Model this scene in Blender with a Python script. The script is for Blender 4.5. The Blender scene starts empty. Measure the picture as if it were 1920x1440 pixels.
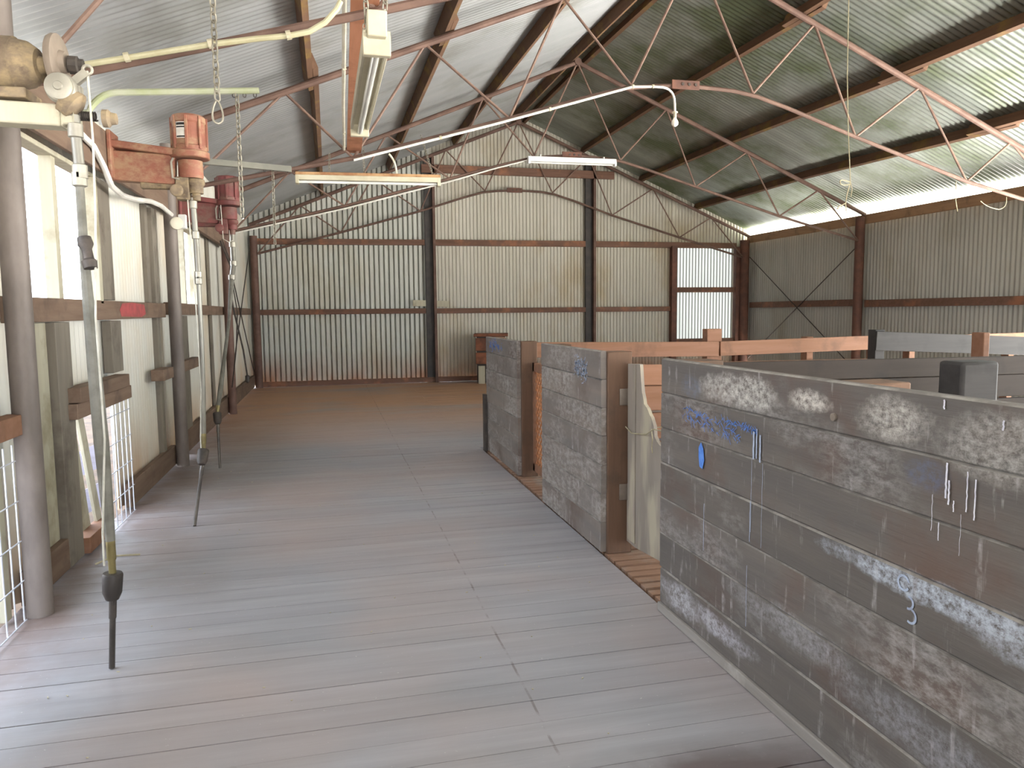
import bpy, math, random
from mathutils import Matrix, Vector
random.seed(7)
S = bpy.context.scene
COL = S.collection
PI = math.pi

# ------------------------------------------------------------------ camera, world, light, exposure
def cam_matrix(yaw, pitch, roll, loc):
    cy, sy = math.cos(yaw), math.sin(yaw); cp, sp = math.cos(pitch), math.sin(pitch); cr, sr = math.cos(roll), math.sin(roll)
    Rz = Matrix(((cr, -sr, 0), (sr, cr, 0), (0, 0, 1))); Rx = Matrix(((1, 0, 0), (0, cp, -sp), (0, sp, cp)))
    B = Matrix(((1, 0, 0), (0, 0, -1), (0, 1, 0))); Ry = Matrix(((cy, -sy, 0), (sy, cy, 0), (0, 0, 1)))
    M = Rz @ Rx @ B @ Ry
    r, d, f = M[0], M[1], M[2]
    return Matrix(((r[0], -d[0], -f[0], loc[0]), (r[1], -d[1], -f[1], loc[1]), (r[2], -d[2], -f[2], loc[2]), (0, 0, 0, 1)))
cam = bpy.data.objects.new('camera', bpy.data.cameras.new('camera')); COL.objects.link(cam)
cam.data.sensor_width = 36.0; cam.data.lens = 1396.0 / 1920 * 36; cam.data.clip_start = 0.05; cam.data.clip_end = 200
cam.matrix_world = cam_matrix(.2393, .0957, -.0103, (0, 0, 1.5))
S.camera = cam
S.view_settings.view_transform = 'Standard'; S.view_settings.look = 'None'
S.view_settings.gamma = 1; S.view_settings.use_curve_mapping = False
S.view_settings.exposure = 1.0
S.cycles.use_denoising = True
S.cycles.max_bounces = 10; S.cycles.diffuse_bounces = 6; S.cycles.glossy_bounces = 4
S.cycles.sample_clamp_indirect = 8

W = bpy.data.worlds.new('daylight'); S.world = W; W.use_nodes = True
nt = W.node_tree; nt.nodes.clear()
wo = nt.nodes.new('ShaderNodeOutputWorld'); bg = nt.nodes.new('ShaderNodeBackground'); tc = nt.nodes.new('ShaderNodeTexCoord')
sep = nt.nodes.new('ShaderNodeSeparateXYZ'); rmp = nt.nodes.new('ShaderNodeValToRGB'); mp = nt.nodes.new('ShaderNodeMapRange')
nt.links.new(tc.outputs['Generated'], sep.inputs[0]); nt.links.new(sep.outputs['Z'], mp.inputs['Value'])
mp.inputs['From Min'].default_value = -1; mp.inputs['From Max'].default_value = 1
nt.links.new(mp.outputs[0], rmp.inputs[0])
# the ground on the right-hand side of the shed lies in full sun
def wn(op, a, b):
    n = nt.nodes.new('ShaderNodeMath'); n.operation = op
    for i, v in enumerate((a, b)):
        if isinstance(v, float): n.inputs[i].default_value = v
        else: nt.links.new(v, n.inputs[i])
    return n.outputs[0]
low = nt.nodes.new('ShaderNodeMapRange'); low.inputs['From Min'].default_value = .06; low.inputs['From Max'].default_value = -.10
nt.links.new(sep.outputs['Z'], low.inputs['Value'])
side = wn('MINIMUM', wn('MAXIMUM', wn('MULTIPLY', sep.outputs['X'], 4.0), 0.0), 1.0)
sunny = wn('MULTIPLY', wn('MULTIPLY', side, low.outputs[0]), wn('ADD', wn('MULTIPLY', sep.outputs['Z'], -5.0), 0.6))
vm = nt.nodes.new('ShaderNodeVectorMath'); vm.operation = 'SCALE'
nt.links.new(rmp.outputs[0], vm.inputs[0]); nt.links.new(wn('ADD', sunny, 1.0), vm.inputs['Scale']); nt.links.new(vm.outputs[0], bg.inputs[0])
nt.links.new(bg.outputs[0], wo.inputs[0])
e = rmp.color_ramp.elements
e[0].position = 0.0; e[0].color = (1.25, 1.2, 1.08, 1)          # sunlit dry ground below the horizon
e[1].position = 1.0; e[1].color = (.88, 1.08, 1.32, 1)           # bright hazy sky
a = e.new(.485); a.color = (1.42, 1.38, 1.28, 1)
a = e.new(.515); a.color = (1.12, 1.2, 1.32, 1)
bg.inputs[1].default_value = 4.2

def portal(name, loc, rot, sx, sy):
    l = bpy.data.lights.new(name, 'AREA'); l.shape = 'RECTANGLE'; l.size = sx; l.size_y = sy; l.cycles.is_portal = True
    o = bpy.data.objects.new(name, l); COL.objects.link(o); o.location = loc; o.rotation_euler = rot
    return o
R90 = PI / 2
portal('window_daylight', (-1.66, 5.1, 2.03), (0, -R90, 0), .9, 1.5)
portal('window_daylight', (-1.66, 9.2, 2.05), (0, -R90, 0), .9, 1.7)
portal('window_daylight', (-1.66, 2.45, 2.03), (0, -R90, 0), .9, 1.9)
portal('port_daylight', (-1.66, 5.6, .47), (0, -R90, 0), .95, 1.1)
portal('port_daylight', (-1.66, 3.5, .47), (0, -R90, 0), .95, 1.1)
portal('door_daylight', (9.9, 3.2, 1.6), (0, R90, 0), 3.0, 9.4)
portal('eave_daylight', (9.95, 12.1, 3.3), (0, R90, 0), .4, 8.6)
portal('eave_daylight', (-1.7, 6.0, 3.15), (0, -R90, 0), .5, 20)
portal('back_daylight', (2.0, -3.6, 1.3), (-R90, 0, 0), 5.0, 2.6)

# ------------------------------------------------------------------ materials
def lin(h):
    c = [int(h[i:i+2], 16) / 255 for i in (0, 2, 4)]
    return tuple((x / 12.92 if x <= .04045 else ((x + .055) / 1.055) ** 2.4) for x in c) + (1,)
class NT:
    def __init__(s, name):
        s.m = bpy.data.materials.new(name); s.m.use_nodes = True; s.t = s.m.node_tree
        s.b = s.t.nodes['Principled BSDF']; s.co = s.t.nodes.new('ShaderNodeTexCoord')
        s.info = s.t.nodes.new('ShaderNodeObjectInfo')
    def n(s, typ, **kw):
        n = s.t.nodes.new(typ)
        for k, v in kw.items(): setattr(n, k, v)
        return n
    def l(s, a, b): s.t.links.new(a, b)
    def vec(s, scale=(1, 1, 1), rnd=True):
        m = s.n('ShaderNodeMapping'); m.inputs['Scale'].default_value = scale
        s.l(s.co.outputs['Object'], m.inputs['Vector'])
        if rnd:
            c = s.n('ShaderNodeMath', operation='MULTIPLY'); s.l(s.info.outputs['Random'], c.inputs[0]); c.inputs[1].default_value = 37.0
            s.l(c.outputs[0], m.inputs['Location'])
        return m.outputs[0]
    def noise(s, scale, stretch=(1, 1, 1), lo=.4, hi=.6, detail=5, rough=.6, rnd=True):
        t = s.n('ShaderNodeTexNoise'); t.inputs['Scale'].default_value = scale; t.inputs['Detail'].default_value = detail
        t.inputs['Roughness'].default_value = rough; s.l(s.vec(stretch, rnd), t.inputs['Vector'])
        m = s.n('ShaderNodeMapRange'); m.inputs['From Min'].default_value = lo; m.inputs['From Max'].default_value = hi
        s.l(t.outputs['Fac'], m.inputs['Value']); return m.outputs[0]
    def mix(s, f, a, b):
        m = s.n('ShaderNodeMix', data_type='RGBA')
        if isinstance(f, (int, float)): m.inputs[0].default_value = f
        else: s.l(f, m.inputs[0])
        for i, v in ((6, a), (7, b)):
            if isinstance(v, tuple): m.inputs[i].default_value = v
            else: s.l(v, m.inputs[i])
        return m.outputs[2]
    def math(s, op, a, b=0.0):
        m = s.n('ShaderNodeMath', operation=op)
        for i, v in enumerate((a, b)):
            if isinstance(v, (int, float)): m.inputs[i].default_value = v
            else: s.l(v, m.inputs[i])
        return m.outputs[0]
    def bump(s, h, strength=.3, dist=.01):
        b = s.n('ShaderNodeBump'); b.inputs['Strength'].default_value = strength; b.inputs['Distance'].default_value = dist
        s.l(h, b.inputs['Height']); s.l(b.outputs[0], s.b.inputs['Normal'])
    def done(s, col, rough=.7, metal=0.0, spec=.3):
        if isinstance(col, tuple): s.b.inputs['Base Color'].default_value = col
        else: s.l(col, s.b.inputs['Base Color'])
        if isinstance(rough, (int, float)): s.b.inputs['Roughness'].default_value = rough
        else: s.l(rough, s.b.inputs['Roughness'])
        s.b.inputs['Metallic'].default_value = metal
        s.b.inputs['Specular IOR Level'].default_value = spec
        return s.m
    def pos(s):
        g = s.n('ShaderNodeNewGeometry'); p = s.n('ShaderNodeSeparateXYZ'); s.l(g.outputs['Position'], p.inputs[0]); return p.outputs
    def ramp(s, v, lo, hi):
        m = s.n('ShaderNodeMapRange'); m.inputs['From Min'].default_value = lo; m.inputs['From Max'].default_value = hi
        s.l(v, m.inputs['Value']); return m.outputs[0]

def wood(name, c1, c2, c3=None, axis=0, rough=.75, amt=(.52, .68), varied=.25, bump=.25):
    k = NT(name); st = [9, 9, 9]; st[axis] = .7
    g = k.noise(2.2, tuple(st), .3, .7)
    c = k.mix(g, lin(c1), lin(c2))
    if c3: c = k.mix(k.noise(3.5, (1, 1, 1), *amt), c, lin(c3))
    v = k.math('MULTIPLY_ADD', k.info.outputs['Random'], varied)
    hsv = k.n('ShaderNodeHueSaturation'); k.l(c, hsv.inputs['Color'])
    vv = k.math('ADD', k.math('MULTIPLY', k.info.outputs['Random'], varied), 1 - varied / 2); k.l(vv, hsv.inputs['Value'])
    k.bump(g, bump, .004)
    return k.done(hsv.outputs[0], rough)
def paint(name, c1, c2, scale=6, lo=.42, hi=.62, rough=.6, metal=0, bump=.15, stretch=(1, 1, 1), spec=.3):
    k = NT(name); g = k.noise(scale, stretch, lo, hi)
    k.bump(k.noise(scale * 4, stretch, .3, .7), bump, .002)
    return k.done(k.mix(g, lin(c1), lin(c2)), rough, metal, spec)

def chalky(name, base1, base2, white, amt, blobs=()):
    k = NT(name); P = k.pos()
    c = k.mix(k.noise(1.6, (1, .5, 7), .3, .7), lin(base1), lin(base2))
    c = k.mix(k.noise(2.3, (1, 1, 1.4), .5, .72), c, lin('5c4c44'))
    patch = k.noise(1.5, (1, .8, 1.8), amt, amt + .13, 3)
    grain = k.noise(26, (1, .6, 1.3), .42, .62, 6, .75)
    f = k.math('MULTIPLY', patch, grain)
    c = k.mix(k.math('MULTIPLY', f, .6), c, lin(white))
    for (by_, bz_, ry, rz, st, colr) in blobs:             # old whitewash and chalk stains at their own places
        dy = k.math('DIVIDE', k.math('SUBTRACT', P[1], by_), ry); dz = k.math('DIVIDE', k.math('SUBTRACT', P[2], bz_), rz)
        d = k.math('ADD', k.math('MULTIPLY', dy, dy), k.math('MULTIPLY', dz, dz))
        wob = k.math('ADD', d, k.math('MULTIPLY', k.noise(5, (1, 1, 1), .2, .8, 5, .7, False), 1.1))
        q = k.math('MULTIPLY', k.ramp(wob, 1.35, .75), k.noise(55, (1, .7, .9), .38, .62, 6, .8, False))
        c = k.mix(k.math('MULTIPLY', q, st), c, lin(colr))
    runs = k.math('MULTIPLY', k.noise(6, (1, 4, .5), .60, .70, 4), k.noise(20, (1, 1, 1), .4, .6))
    c = k.mix(k.math('MULTIPLY', runs, .5), c, lin('b9b4b4'))
    hsv = k.n('ShaderNodeHueSaturation'); k.l(c, hsv.inputs['Color'])
    k.l(k.math('ADD', k.math('MULTIPLY', k.info.outputs['Random'], .25), .86), hsv.inputs['Value'])
    k.bump(k.noise(8, (1, .6, 9), .3, .7), .25, .004)
    return k.done(hsv.outputs[0], .62, 0, .35)

M = {}
# floor: worn grey boards, red dust toward the far end and along nail rows
k = NT('worn_floor_boards'); px, py, pz = k.pos()
g = k.noise(2.0, (.5, 6, 1), .3, .7, rnd=False)
c = k.mix(g, lin('858487'), lin('98969a'))
wh = k.n('ShaderNodeTexWhiteNoise', noise_dimensions='1D'); k.l(k.math('FLOOR', k.math('DIVIDE', k.math('ADD', py, 4.0), .155)), wh.inputs['W'])
c = k.mix(k.math('MULTIPLY', wh.outputs['Value'], .3), c, lin('78747a'))
c = k.mix(k.math('MULTIPLY', k.noise(.55, (1, 1, 1), .42, .66, 3, rnd=False), .45), c, lin('a38b80'))
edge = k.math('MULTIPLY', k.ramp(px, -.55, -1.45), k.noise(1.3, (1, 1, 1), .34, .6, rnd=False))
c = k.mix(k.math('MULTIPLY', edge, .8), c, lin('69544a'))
dust = k.math('MULTIPLY', k.ramp(py, 8.5, 12.5), k.noise(.8, (.5, 1, 1), .25, .5, rnd=False))
c = k.mix(dust, c, lin('b08769'))
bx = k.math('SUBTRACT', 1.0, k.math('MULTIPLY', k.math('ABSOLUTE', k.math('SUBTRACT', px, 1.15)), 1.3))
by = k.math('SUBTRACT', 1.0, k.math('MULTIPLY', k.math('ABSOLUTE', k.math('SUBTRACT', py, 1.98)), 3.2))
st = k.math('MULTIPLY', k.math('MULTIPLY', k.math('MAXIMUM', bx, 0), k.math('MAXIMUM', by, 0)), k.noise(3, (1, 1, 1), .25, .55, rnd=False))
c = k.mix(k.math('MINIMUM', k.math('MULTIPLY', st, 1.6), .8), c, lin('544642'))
c = k.mix(k.math('MULTIPLY', k.noise(60, (1, 1, 1), .68, .74, rnd=False), .5), c, lin('c9c4be'))
nl = k.math('MULTIPLY', k.ramp(k.math('ABSOLUTE', k.math('SUBTRACT', px, k.math('ADD', .705, k.math('MULTIPLY', k.noise(1.5, (1, 1, 1), 0, 1, rnd=False), .02)))), .007, .003), k.noise(9, (1, 1, 1), .42, .6, rnd=False))
c = k.mix(k.math('MULTIPLY', nl, .55), c, lin('4a3a34'))
k.bump(g, .2, .003)
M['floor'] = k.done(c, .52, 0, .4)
M['gap_blocker'] = paint('dark_gap_blocker', '1d1a18', '2a2522', rough=.95)
M['batten'] = wood('batten_wood', 'a07e68', '8c6c58', '9c8c80', 0)
M['earth'] = paint('earth', '5a4636', '3f3228', 2, rough=.95)
# galvanised sheets
def zinc(name, c1, c2, c3, st, sc=.8, rough=.5, metal=.35, amt=(.5, .7), lowdirt=None, bump=.05):
    k = NT(name); g = k.noise(sc, st, .3, .7)
    c = k.mix(g, lin(c1), lin(c2))
    c = k.mix(k.noise(.9, (1, 1, .6), *amt), c, lin(c3))
    if lowdirt:
        p = k.pos(); f = k.math('MULTIPLY', k.ramp(p[2], .75, .05), k.noise(1.6, (1, 1, .5), .25, .6)); c = k.mix(f, c, lin(lowdirt))
    k.bump(k.noise(40, (1, 1, 1), .4, .6), bump, .002)
    return k.done(c, rough, metal, .4)
M['wall_far'] = zinc('dusty_zinc_end_wall', 'bdb9ae', 'b1ada0', 'ab9e86', (3, 3, .25), rough=.55, metal=.1, lowdirt='9a6b4e')
M['wall_far_ribbed'] = zinc('grey_zinc_end_wall', 'c2c2bb', 'b5b7b0', 'b0ab9a', (3, 3, .25), rough=.5, metal=.1, lowdirt='9a6b4e')
M['wall_left'] = zinc('cream_zinc_side_wall', 'c9c6be', 'b8b5aa', 'bfb09a', (3, 3, .3), rough=.55, metal=.05, lowdirt='b08e6e')
M['wall_right'] = zinc('dull_zinc_side_wall', 'a3a29a', 'b0aea6', '989281', (3, 3, .3), rough=.6, metal=.1)
M['roof_left'] = zinc('silver_roof_sheet', 'a5a8aa', 'b2b4b5', '8d8d86', (.12, 3.2, .3), 1.0, .40, .6, (.5, .75))
M['roof_right'] = zinc('mossy_roof_sheet', 'a9aea8', '888f88', '717a62', (.12, 3.2, .3), 1.0, .36, .8, (.45, .65))
k = NT('clear_fibreglass_sheet'); px, py, pz = k.pos()
w = k.math('SINE', k.math('MULTIPLY', px, 2 * PI / .0795)); f = k.ramp(w, -.45, -.15)
M['fibreglass'] = k.done(k.mix(f, lin('54544e'), lin('a6aca7')), .5)
k.b.inputs['Transmission Weight'].default_value = 0.0
tr = k.n('ShaderNodeBsdfTranslucent'); k.l(k.mix(f, (.02, .02, .02, 1), (.045, .048, .046, 1)), tr.inputs[0])
ad = k.n('ShaderNodeAddShader'); k.l(k.b.outputs[0], ad.inputs[0]); k.l(tr.outputs[0], ad.inputs[1])
k.l(ad.outputs[0], [n for n in k.t.nodes if n.type == 'OUTPUT_MATERIAL'][0].inputs[0])
# steel and timber of the frame
M['rust'] = paint('rusted_steel', '5b463e', '6c554b', 5, rough=.7, metal=.15)
M['rust_dark'] = paint('dark_rusted_steel', '5a4038', '6e4b3e', 5, rough=.75)
M['flange'] = paint('dark_grey_flange', '3b3837', '46403d', 5)  # flange plate in a darker grey than the rusty web
M['rust_post'] = paint('rust_brown_pipe', '5f473f', '6e544a', 5)
M['rust_web'] = paint('rusted_rod', '69534a', '7a6357', 9, rough=.7)
M['pipe'] = paint('brown_grey_pipe', '655c57', '7a706a', 5, .4, .65, .55, .1, stretch=(1, 1, .4))
M['purlin'] = wood('old_dark_purlin', '5b4334', '6e5341', '7a6238', 1)
M['timber'] = wood('grey_brown_timber', '6a5547', '7d695a', '5a4a40', 1)
M['timber_x'] = wood('brown_girt_timber', '5f4638', '74564a', '8a5f48', 0)
M['timber_z'] = wood('grey_upright_timber', '6f675d', '7f776b', '5a5149', 2)
M['timber_pale'] = wood('pale_upright_timber', 'a59f8c', 'b3ac98', '8f8670', 2)
M['plank_red'] = wood('red_brown_plank', '97654a', 'a8745a', '85573f', 1)
M['eave'] = wood('dusty_eave_timber', 'a07f62', '8b6d55', '77604c', 1)
M['pen1'] = chalky('grey_chalky_pen_board', '56514e', '665f59', '9a9693', .50, (
    (2.65, 1.18, .36, .085, .85, 'c9c4bd'), (2.2, 1.19, .15, .05, .9, 'cfc8bf'), (1.80, 1.18, .2, .09, .75, 'c2bcb4'), (1.45, 1.16, .3, .11, .6, 'b7b3ad'),
    (1.70, .725, .5, .05, .95, 'bcc3cf'), (1.2, .70, .4, .08, .7, 'b3b8c2'), (3.1, .14, .4, .09, .8, 'b9b8be'), (2.3, .36, .5, .08, .6, 'a5a3a6'), (2.75, .15, .3, .06, .7, 'b4b2ba'), (1.6, .3, .5, .1, .55, 'a3a2a8'), (1.68, 1.05, .1, .06, .35, '5f6f95'), (3.05, 1.16, .12, .07, .4, '66748f')))
M['ledge'] = paint('dusty_board_edge', '8f8a84', '6b6661', 9, .4, .6)
M['pen2'] = chalky('weathered_pen_board', '6a6460', '786e66', 'a8a29d', .46)
M['pen_cap'] = wood('grey_kick_board', '8a8581', '79736e', '9a9590', 1)
M['pen_post'] = wood('dark_brown_pen_post', '614a3b', '705645', '534338', 2)
M['orange'] = wood('orange_pen_timber', '7b5740', '876350', '6b4e3d', 0)
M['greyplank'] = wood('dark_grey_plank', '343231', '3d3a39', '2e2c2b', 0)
k = NT('worn_plywood'); c = k.mix(k.noise(1.2, (1, 3, .6), .35, .65), lin('93897f'), lin('7d756d'))
c = k.mix(k.noise(1.5, (1, 3, .7), .5, .6, 3), c, lin('a39a88')); M['ply'] = k.done(c, .5)
M['edge'] = paint('splintered_ply_edge', 'd8c09c', 'bfa27c')
M['lattice'] = paint('dusty_orange_mesh', 'b57d57', 'a26d4a', 4)
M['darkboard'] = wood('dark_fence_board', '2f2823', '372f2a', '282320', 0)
M['crate'] = wood('old_red_crate_wood', '7b4c37', '8b5a42', '5b3c30', 0)
M['crate_dark'] = wood('old_black_crate_wood', '3a3431', '463e39', None, 0)
# machines and fittings
def grimy(name, c1, c2, dirt, sc=5, rough=.6):
    k = NT(name); c = k.mix(k.noise(sc, (1, 1, 1), .35, .65), lin(c1), lin(c2))
    c = k.mix(k.noise(sc * 1.3, (1, 1, 1.6), .46, .64, 7, .7), c, lin(dirt)); k.bump(k.noise(sc * 6), .25, .002); return k.done(c, rough)
M['mach_orange'] = grimy('dusty_orange_red_paint', '8f5c4a', '7a4b3e', '97785f')
M['mach_red'] = grimy('faded_red_paint', '7d4543', '5f3836', '6e554b')
M['mach_dust'] = grimy('dirt_caked_iron', '877763', '5a4d42', '938164', 7, .85)
M['mach_grey'] = paint('grey_cast_metal', '8f8a80', 'a19c90', 8, rough=.45, metal=.4)
M['iron'] = paint('dark_iron', '3f3a37', '544b45', 8, rough=.55, metal=.3)
M['disc'] = paint('dusty_disc', '85786c', '766a5f', 6)
M['tube'] = paint('grey_steel_tube', '8b8880', '77736b', 10, rough=.4, metal=.5, stretch=(1, 1, .3))
M['hose'] = paint('dusty_grey_sleeve', '77746c', '5f5c54', 7, rough=.8)
M['brass'] = paint('brass_ferrule', '8c8058', '75694a', 8, rough=.4, metal=.5)
M['rod'] = paint('dark_steel_rod', '4d4845', '625b55', 8, rough=.4, metal=.5)
M['cord'] = paint('white_cord', 'bcb8ae', 'aaa599', 20, rough=.9)
M['twine'] = paint('yellow_baling_twine', 'a0987f', '8e856b', 20, rough=.9)
M['conduit'] = paint('cream_conduit', 'c6c0b0', 'b6af9d', 6, rough=.4)
M['conduit_y'] = paint('yellowed_conduit', 'aaa488', '9c9577', 5, rough=.45)
M['conduit_w'] = paint('white_conduit', 'd3d0ca', 'c4c0b9', 6, rough=.4)
M['arm_pipe'] = paint('pale_green_pipe', '9aa07c', 'aaac97', 4, rough=.45)
M['arm_grey'] = paint('grey_square_pipe', '7b7a72', '8a887e', 4, rough=.5)
M['chain'] = paint('dull_chain', '8f897d', '7a7468', 12, rough=.45, metal=.5)
M['fitting'] = paint('cream_enamel', 'b8b19c', 'a79f88', 4, rough=.4)
M['fitting_w'] = paint('white_enamel', 'e2e2e0', 'd4d3cf', 4, rough=.35)
M['fitting_r'] = paint('rusty_cream_enamel', 'a98660', '8a6040', 8, rough=.6)
M['tube_glass'] = paint('fluorescent_glass', 'cfcfca', 'c2c2bc', 2, rough=.15, spec=.6, bump=0)
k = NT('bulb_glass'); M['bulb'] = k.done(lin('f6efe0'), .1, 0, .6)
M['steelwire'] = paint('galvanised_mesh_wire', 'd4d6de', 'c4c6cf', 10, rough=.35, metal=.4)
M['hinge'] = paint('steel_hinge', '8d8278', '7c7066', 9, rough=.4, metal=.5)
M['blue'] = paint('blue_chalk', '5a86cf', '4a74c0', 40, rough=.95)
M['white_mark'] = paint('white_paint_run', 'd9d8e0', 'c2c0cc', 40, rough=.9)
M['grey_mark'] = paint('pale_chalk', 'a3aec2', '9199ad', 40, rough=.95)
M['red_mark'] = paint('red_paint_patch', 'a84f50', '8f4a49', 12, rough=.8)
M['label_w'] = paint('white_label', 'dad6cf', 'cfcac2', 30)
M['label_k'] = paint('black_print', '24211f', '33302d', 30)
M['chute'] = wood('sun_bleached_chute_board', '8f8a94', '7e7880', None, 0)
M['straw'] = paint('straw', 'a59b80', 'b5ab94', 20)

# ------------------------------------------------------------------ mesh building
class MB:
    def __init__(s): s.v = []; s.f = []; s.mi = []
    def add(s, vs, fs, mi=0):
        b = len(s.v); s.v += [Vector(v) for v in vs]
        s.f += [tuple(b + i for i in f) for f in fs]; s.mi += [mi] * len(fs); return s
    def box(s, c, d, rot=None, mi=0):
        c = Vector(c); x, y, z = (q / 2 for q in d); vs = []
        for sx in (-x, x):
            for sy in (-y, y):
                for sz in (-z, z):
                    p = Vector((sx, sy, sz)); vs.append(c + (rot @ p if rot else p))
        return s.add(vs, [(0, 1, 3, 2), (4, 6, 7, 5), (0, 4, 5, 1), (2, 3, 7, 6), (0, 2, 6, 4), (1, 5, 7, 3)], mi)
    def b2(s, x0, x1, y0, y1, z0, z1, mi=0):
        return s.box(((x0 + x1) / 2, (y0 + y1) / 2, (z0 + z1) / 2), (abs(x1 - x0), abs(y1 - y0), abs(z1 - z0)), None, mi)
    def beam(s, p0, p1, w, h, up=(0, 0, 1), mi=0):
        p0 = Vector(p0); p1 = Vector(p1); d = (p1 - p0); L = d.length; d.normalize()
        side = d.cross(Vector(up)).normalized(); u = side.cross(d)
        rot = Matrix((d, side, u)).transposed()
        return s.box((p0 + p1) / 2, (L, w, h), rot, mi)
    def tube(s, pts, r, n=8, closed=False, mi=0, cap=True):
        pts = [Vector(p) for p in pts]; N = len(pts); rs = r if isinstance(r, (list, tuple)) else [r] * N
        vs = []; ref = None
        for i, p in enumerate(pts):
            if closed: t = pts[(i + 1) % N] - pts[i - 1]
            else: t = pts[min(i + 1, N - 1)] - pts[max(i - 1, 0)]
            t.normalize()
            if ref is None:
                ref = Vector((0, 0, 1)) if abs(t.z) < .9 else Vector((1, 0, 0))
            a = (ref - t * ref.dot(t)).normalized(); ref = a; b = t.cross(a)
            for j in range(n):
                q = 2 * PI * j / n; vs.append(p + (a * math.cos(q) + b * math.sin(q)) * rs[i])
        fs = []
        for i in range(N if closed else N - 1):
            for j in range(n):
                i2 = (i + 1) % N; fs.append((i * n + j, i * n + (j + 1) % n, i2 * n + (j + 1) % n, i2 * n + j))
        if not closed and cap:
            fs.append(tuple(range(n - 1, -1, -1))); fs.append(tuple((N - 1) * n + j for j in range(n)))
        return s.add(vs, fs, mi)
    def lathe(s, p0, axis, prof, n=20, mi=0):
        p0 = Vector(p0); d = Vector(axis).normalized(); ref = Vector((0, 0, 1)) if abs(d.z) < .9 else Vector((1, 0, 0))
        a = (ref - d * ref.dot(d)).normalized(); b = d.cross(a); vs = []
        for t, r in prof:
            for j in range(n):
                q = 2 * PI * j / n; vs.append(p0 + d * t + (a * math.cos(q) + b * math.sin(q)) * max(r, 1e-4))
        fs = [(i * n + j, i * n + (j + 1) % n, (i + 1) * n + (j + 1) % n, (i + 1) * n + j) for i in range(len(prof) - 1) for j in range(n)]
        fs.append(tuple(range(n - 1, -1, -1))); fs.append(tuple((len(prof) - 1) * n + j for j in range(n)))
        return s.add(vs, fs, mi)
    def prism(s, poly, x0, x1, mi=0):          # polygon in (y, z), extruded from x0 to x1
        n = len(poly); vs = [(x0, y, z) for y, z in poly] + [(x1, y, z) for y, z in poly]
        fs = [tuple(range(n)), tuple(range(2 * n - 1, n - 1, -1))] + [(i, (i + 1) % n, n + (i + 1) % n, n + i) for i in range(n)]
        return s.add(vs, fs, mi)
    def ribbon(s, pts, w, nrm, mi=0):          # flat stroke just proud of a surface
        pts = [Vector(p) for p in pts]; nrm = Vector(nrm); vs = []
        for i, p in enumerate(pts):
            t = (pts[min(i + 1, len(pts) - 1)] - pts[max(i - 1, 0)]).normalized(); sd = t.cross(nrm).normalized() * w / 2
            vs += [p - sd, p + sd]
        return s.add(vs, [(2 * i, 2 * i + 1, 2 * i + 3, 2 * i + 2) for i in range(len(pts) - 1)], mi)
    def corr(s, f, a0, a1, b0, b1, pitch, amp, nb=1, seg=8, mi=0, top=None, groove=False):
        """corrugated sheet: f(a, b, h) -> point; ribs repeat along a, run along b; h is the profile height"""
        n = max(2, int((a1 - a0) / pitch * seg)); vs = []
        for i in range(n + 1):
            a = a0 + (a1 - a0) * i / n; h = amp * (math.sin(2 * PI * a / pitch) if not groove else 2 * max(0, math.sin(2 * PI * a / pitch)) ** 4); bt = top(a) if top else b1
            for j in range(nb + 1): vs.append(f(a, b0 + (bt - b0) * j / nb, h))
        fs = [(i * (nb + 1) + j, (i + 1) * (nb + 1) + j, (i + 1) * (nb + 1) + j + 1, i * (nb + 1) + j + 1) for i in range(n) for j in range(nb)]
        return s.add(vs, fs, mi)
    def build(s, name, mat, parent=None, loc=None, smooth=True, bevel=0, angle=35):
        if parent is not None: off = wloc(parent)
        elif loc is not None: off = Vector(loc)
        else:
            lo = [min(v[i] for v in s.v) for i in range(3)]; hi = [max(v[i] for v in s.v) for i in range(3)]
            off = Vector(((lo[0] + hi[0]) / 2, (lo[1] + hi[1]) / 2, lo[2]))
        me = bpy.data.meshes.new(name); me.from_pydata([tuple(v - off) for v in s.v], [], s.f)
        for m in (mat if isinstance(mat, list) else [mat]): me.materials.append(M[m])
        me.polygons.foreach_set('material_index', s.mi); me.update()
        if smooth:
            me.polygons.foreach_set('use_smooth', [True] * len(me.polygons)); me.set_sharp_from_angle(angle=math.radians(angle))
        o = bpy.data.objects.new(name, me); COL.objects.link(o)
        if parent is not None: o.parent = parent
        else: o.location = off
        if bevel:
            b = o.modifiers.new('bevel', 'BEVEL'); b.width = bevel; b.segments = 2; b.limit_method = 'ANGLE'
        return o
def wloc(o):
    v = Vector(o.location)
    while o.parent: o = o.parent; v += o.location
    return v
def tag(o, label, cat, group=None, kind=None):
    if label: o['label'] = label
    if cat: o['category'] = cat
    if group: o['group'] = group
    if kind: o['kind'] = kind
    return o
def thing(name, loc, label, cat, group=None):
    o = bpy.data.objects.new(name, None); COL.objects.link(o); o.location = loc; o.empty_display_size = .1
    return tag(o, label, cat, group)
def struct(o): o['kind'] = 'structure'; return o
def dup(root, loc, label, rz=0):
    r = root.copy(); COL.objects.link(r); r.location = loc; r.rotation_euler = (0, 0, rz); r['label'] = label
    for ch in list(root.children):
        c = ch.copy(); COL.objects.link(c); c.parent = r
        for g in list(ch.children):
            d = g.copy(); COL.objects.link(d); d.parent = c
    return r
def lerp(a, b, t): return a + (b - a) * t
def arc(p0, p1, p2, n=8):                       # quadratic bend
    p0, p1, p2 = Vector(p0), Vector(p1), Vector(p2)
    return [p0 * (1 - t) ** 2 + p1 * 2 * t * (1 - t) + p2 * t * t for t in (i / n for i in range(n + 1))]

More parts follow.
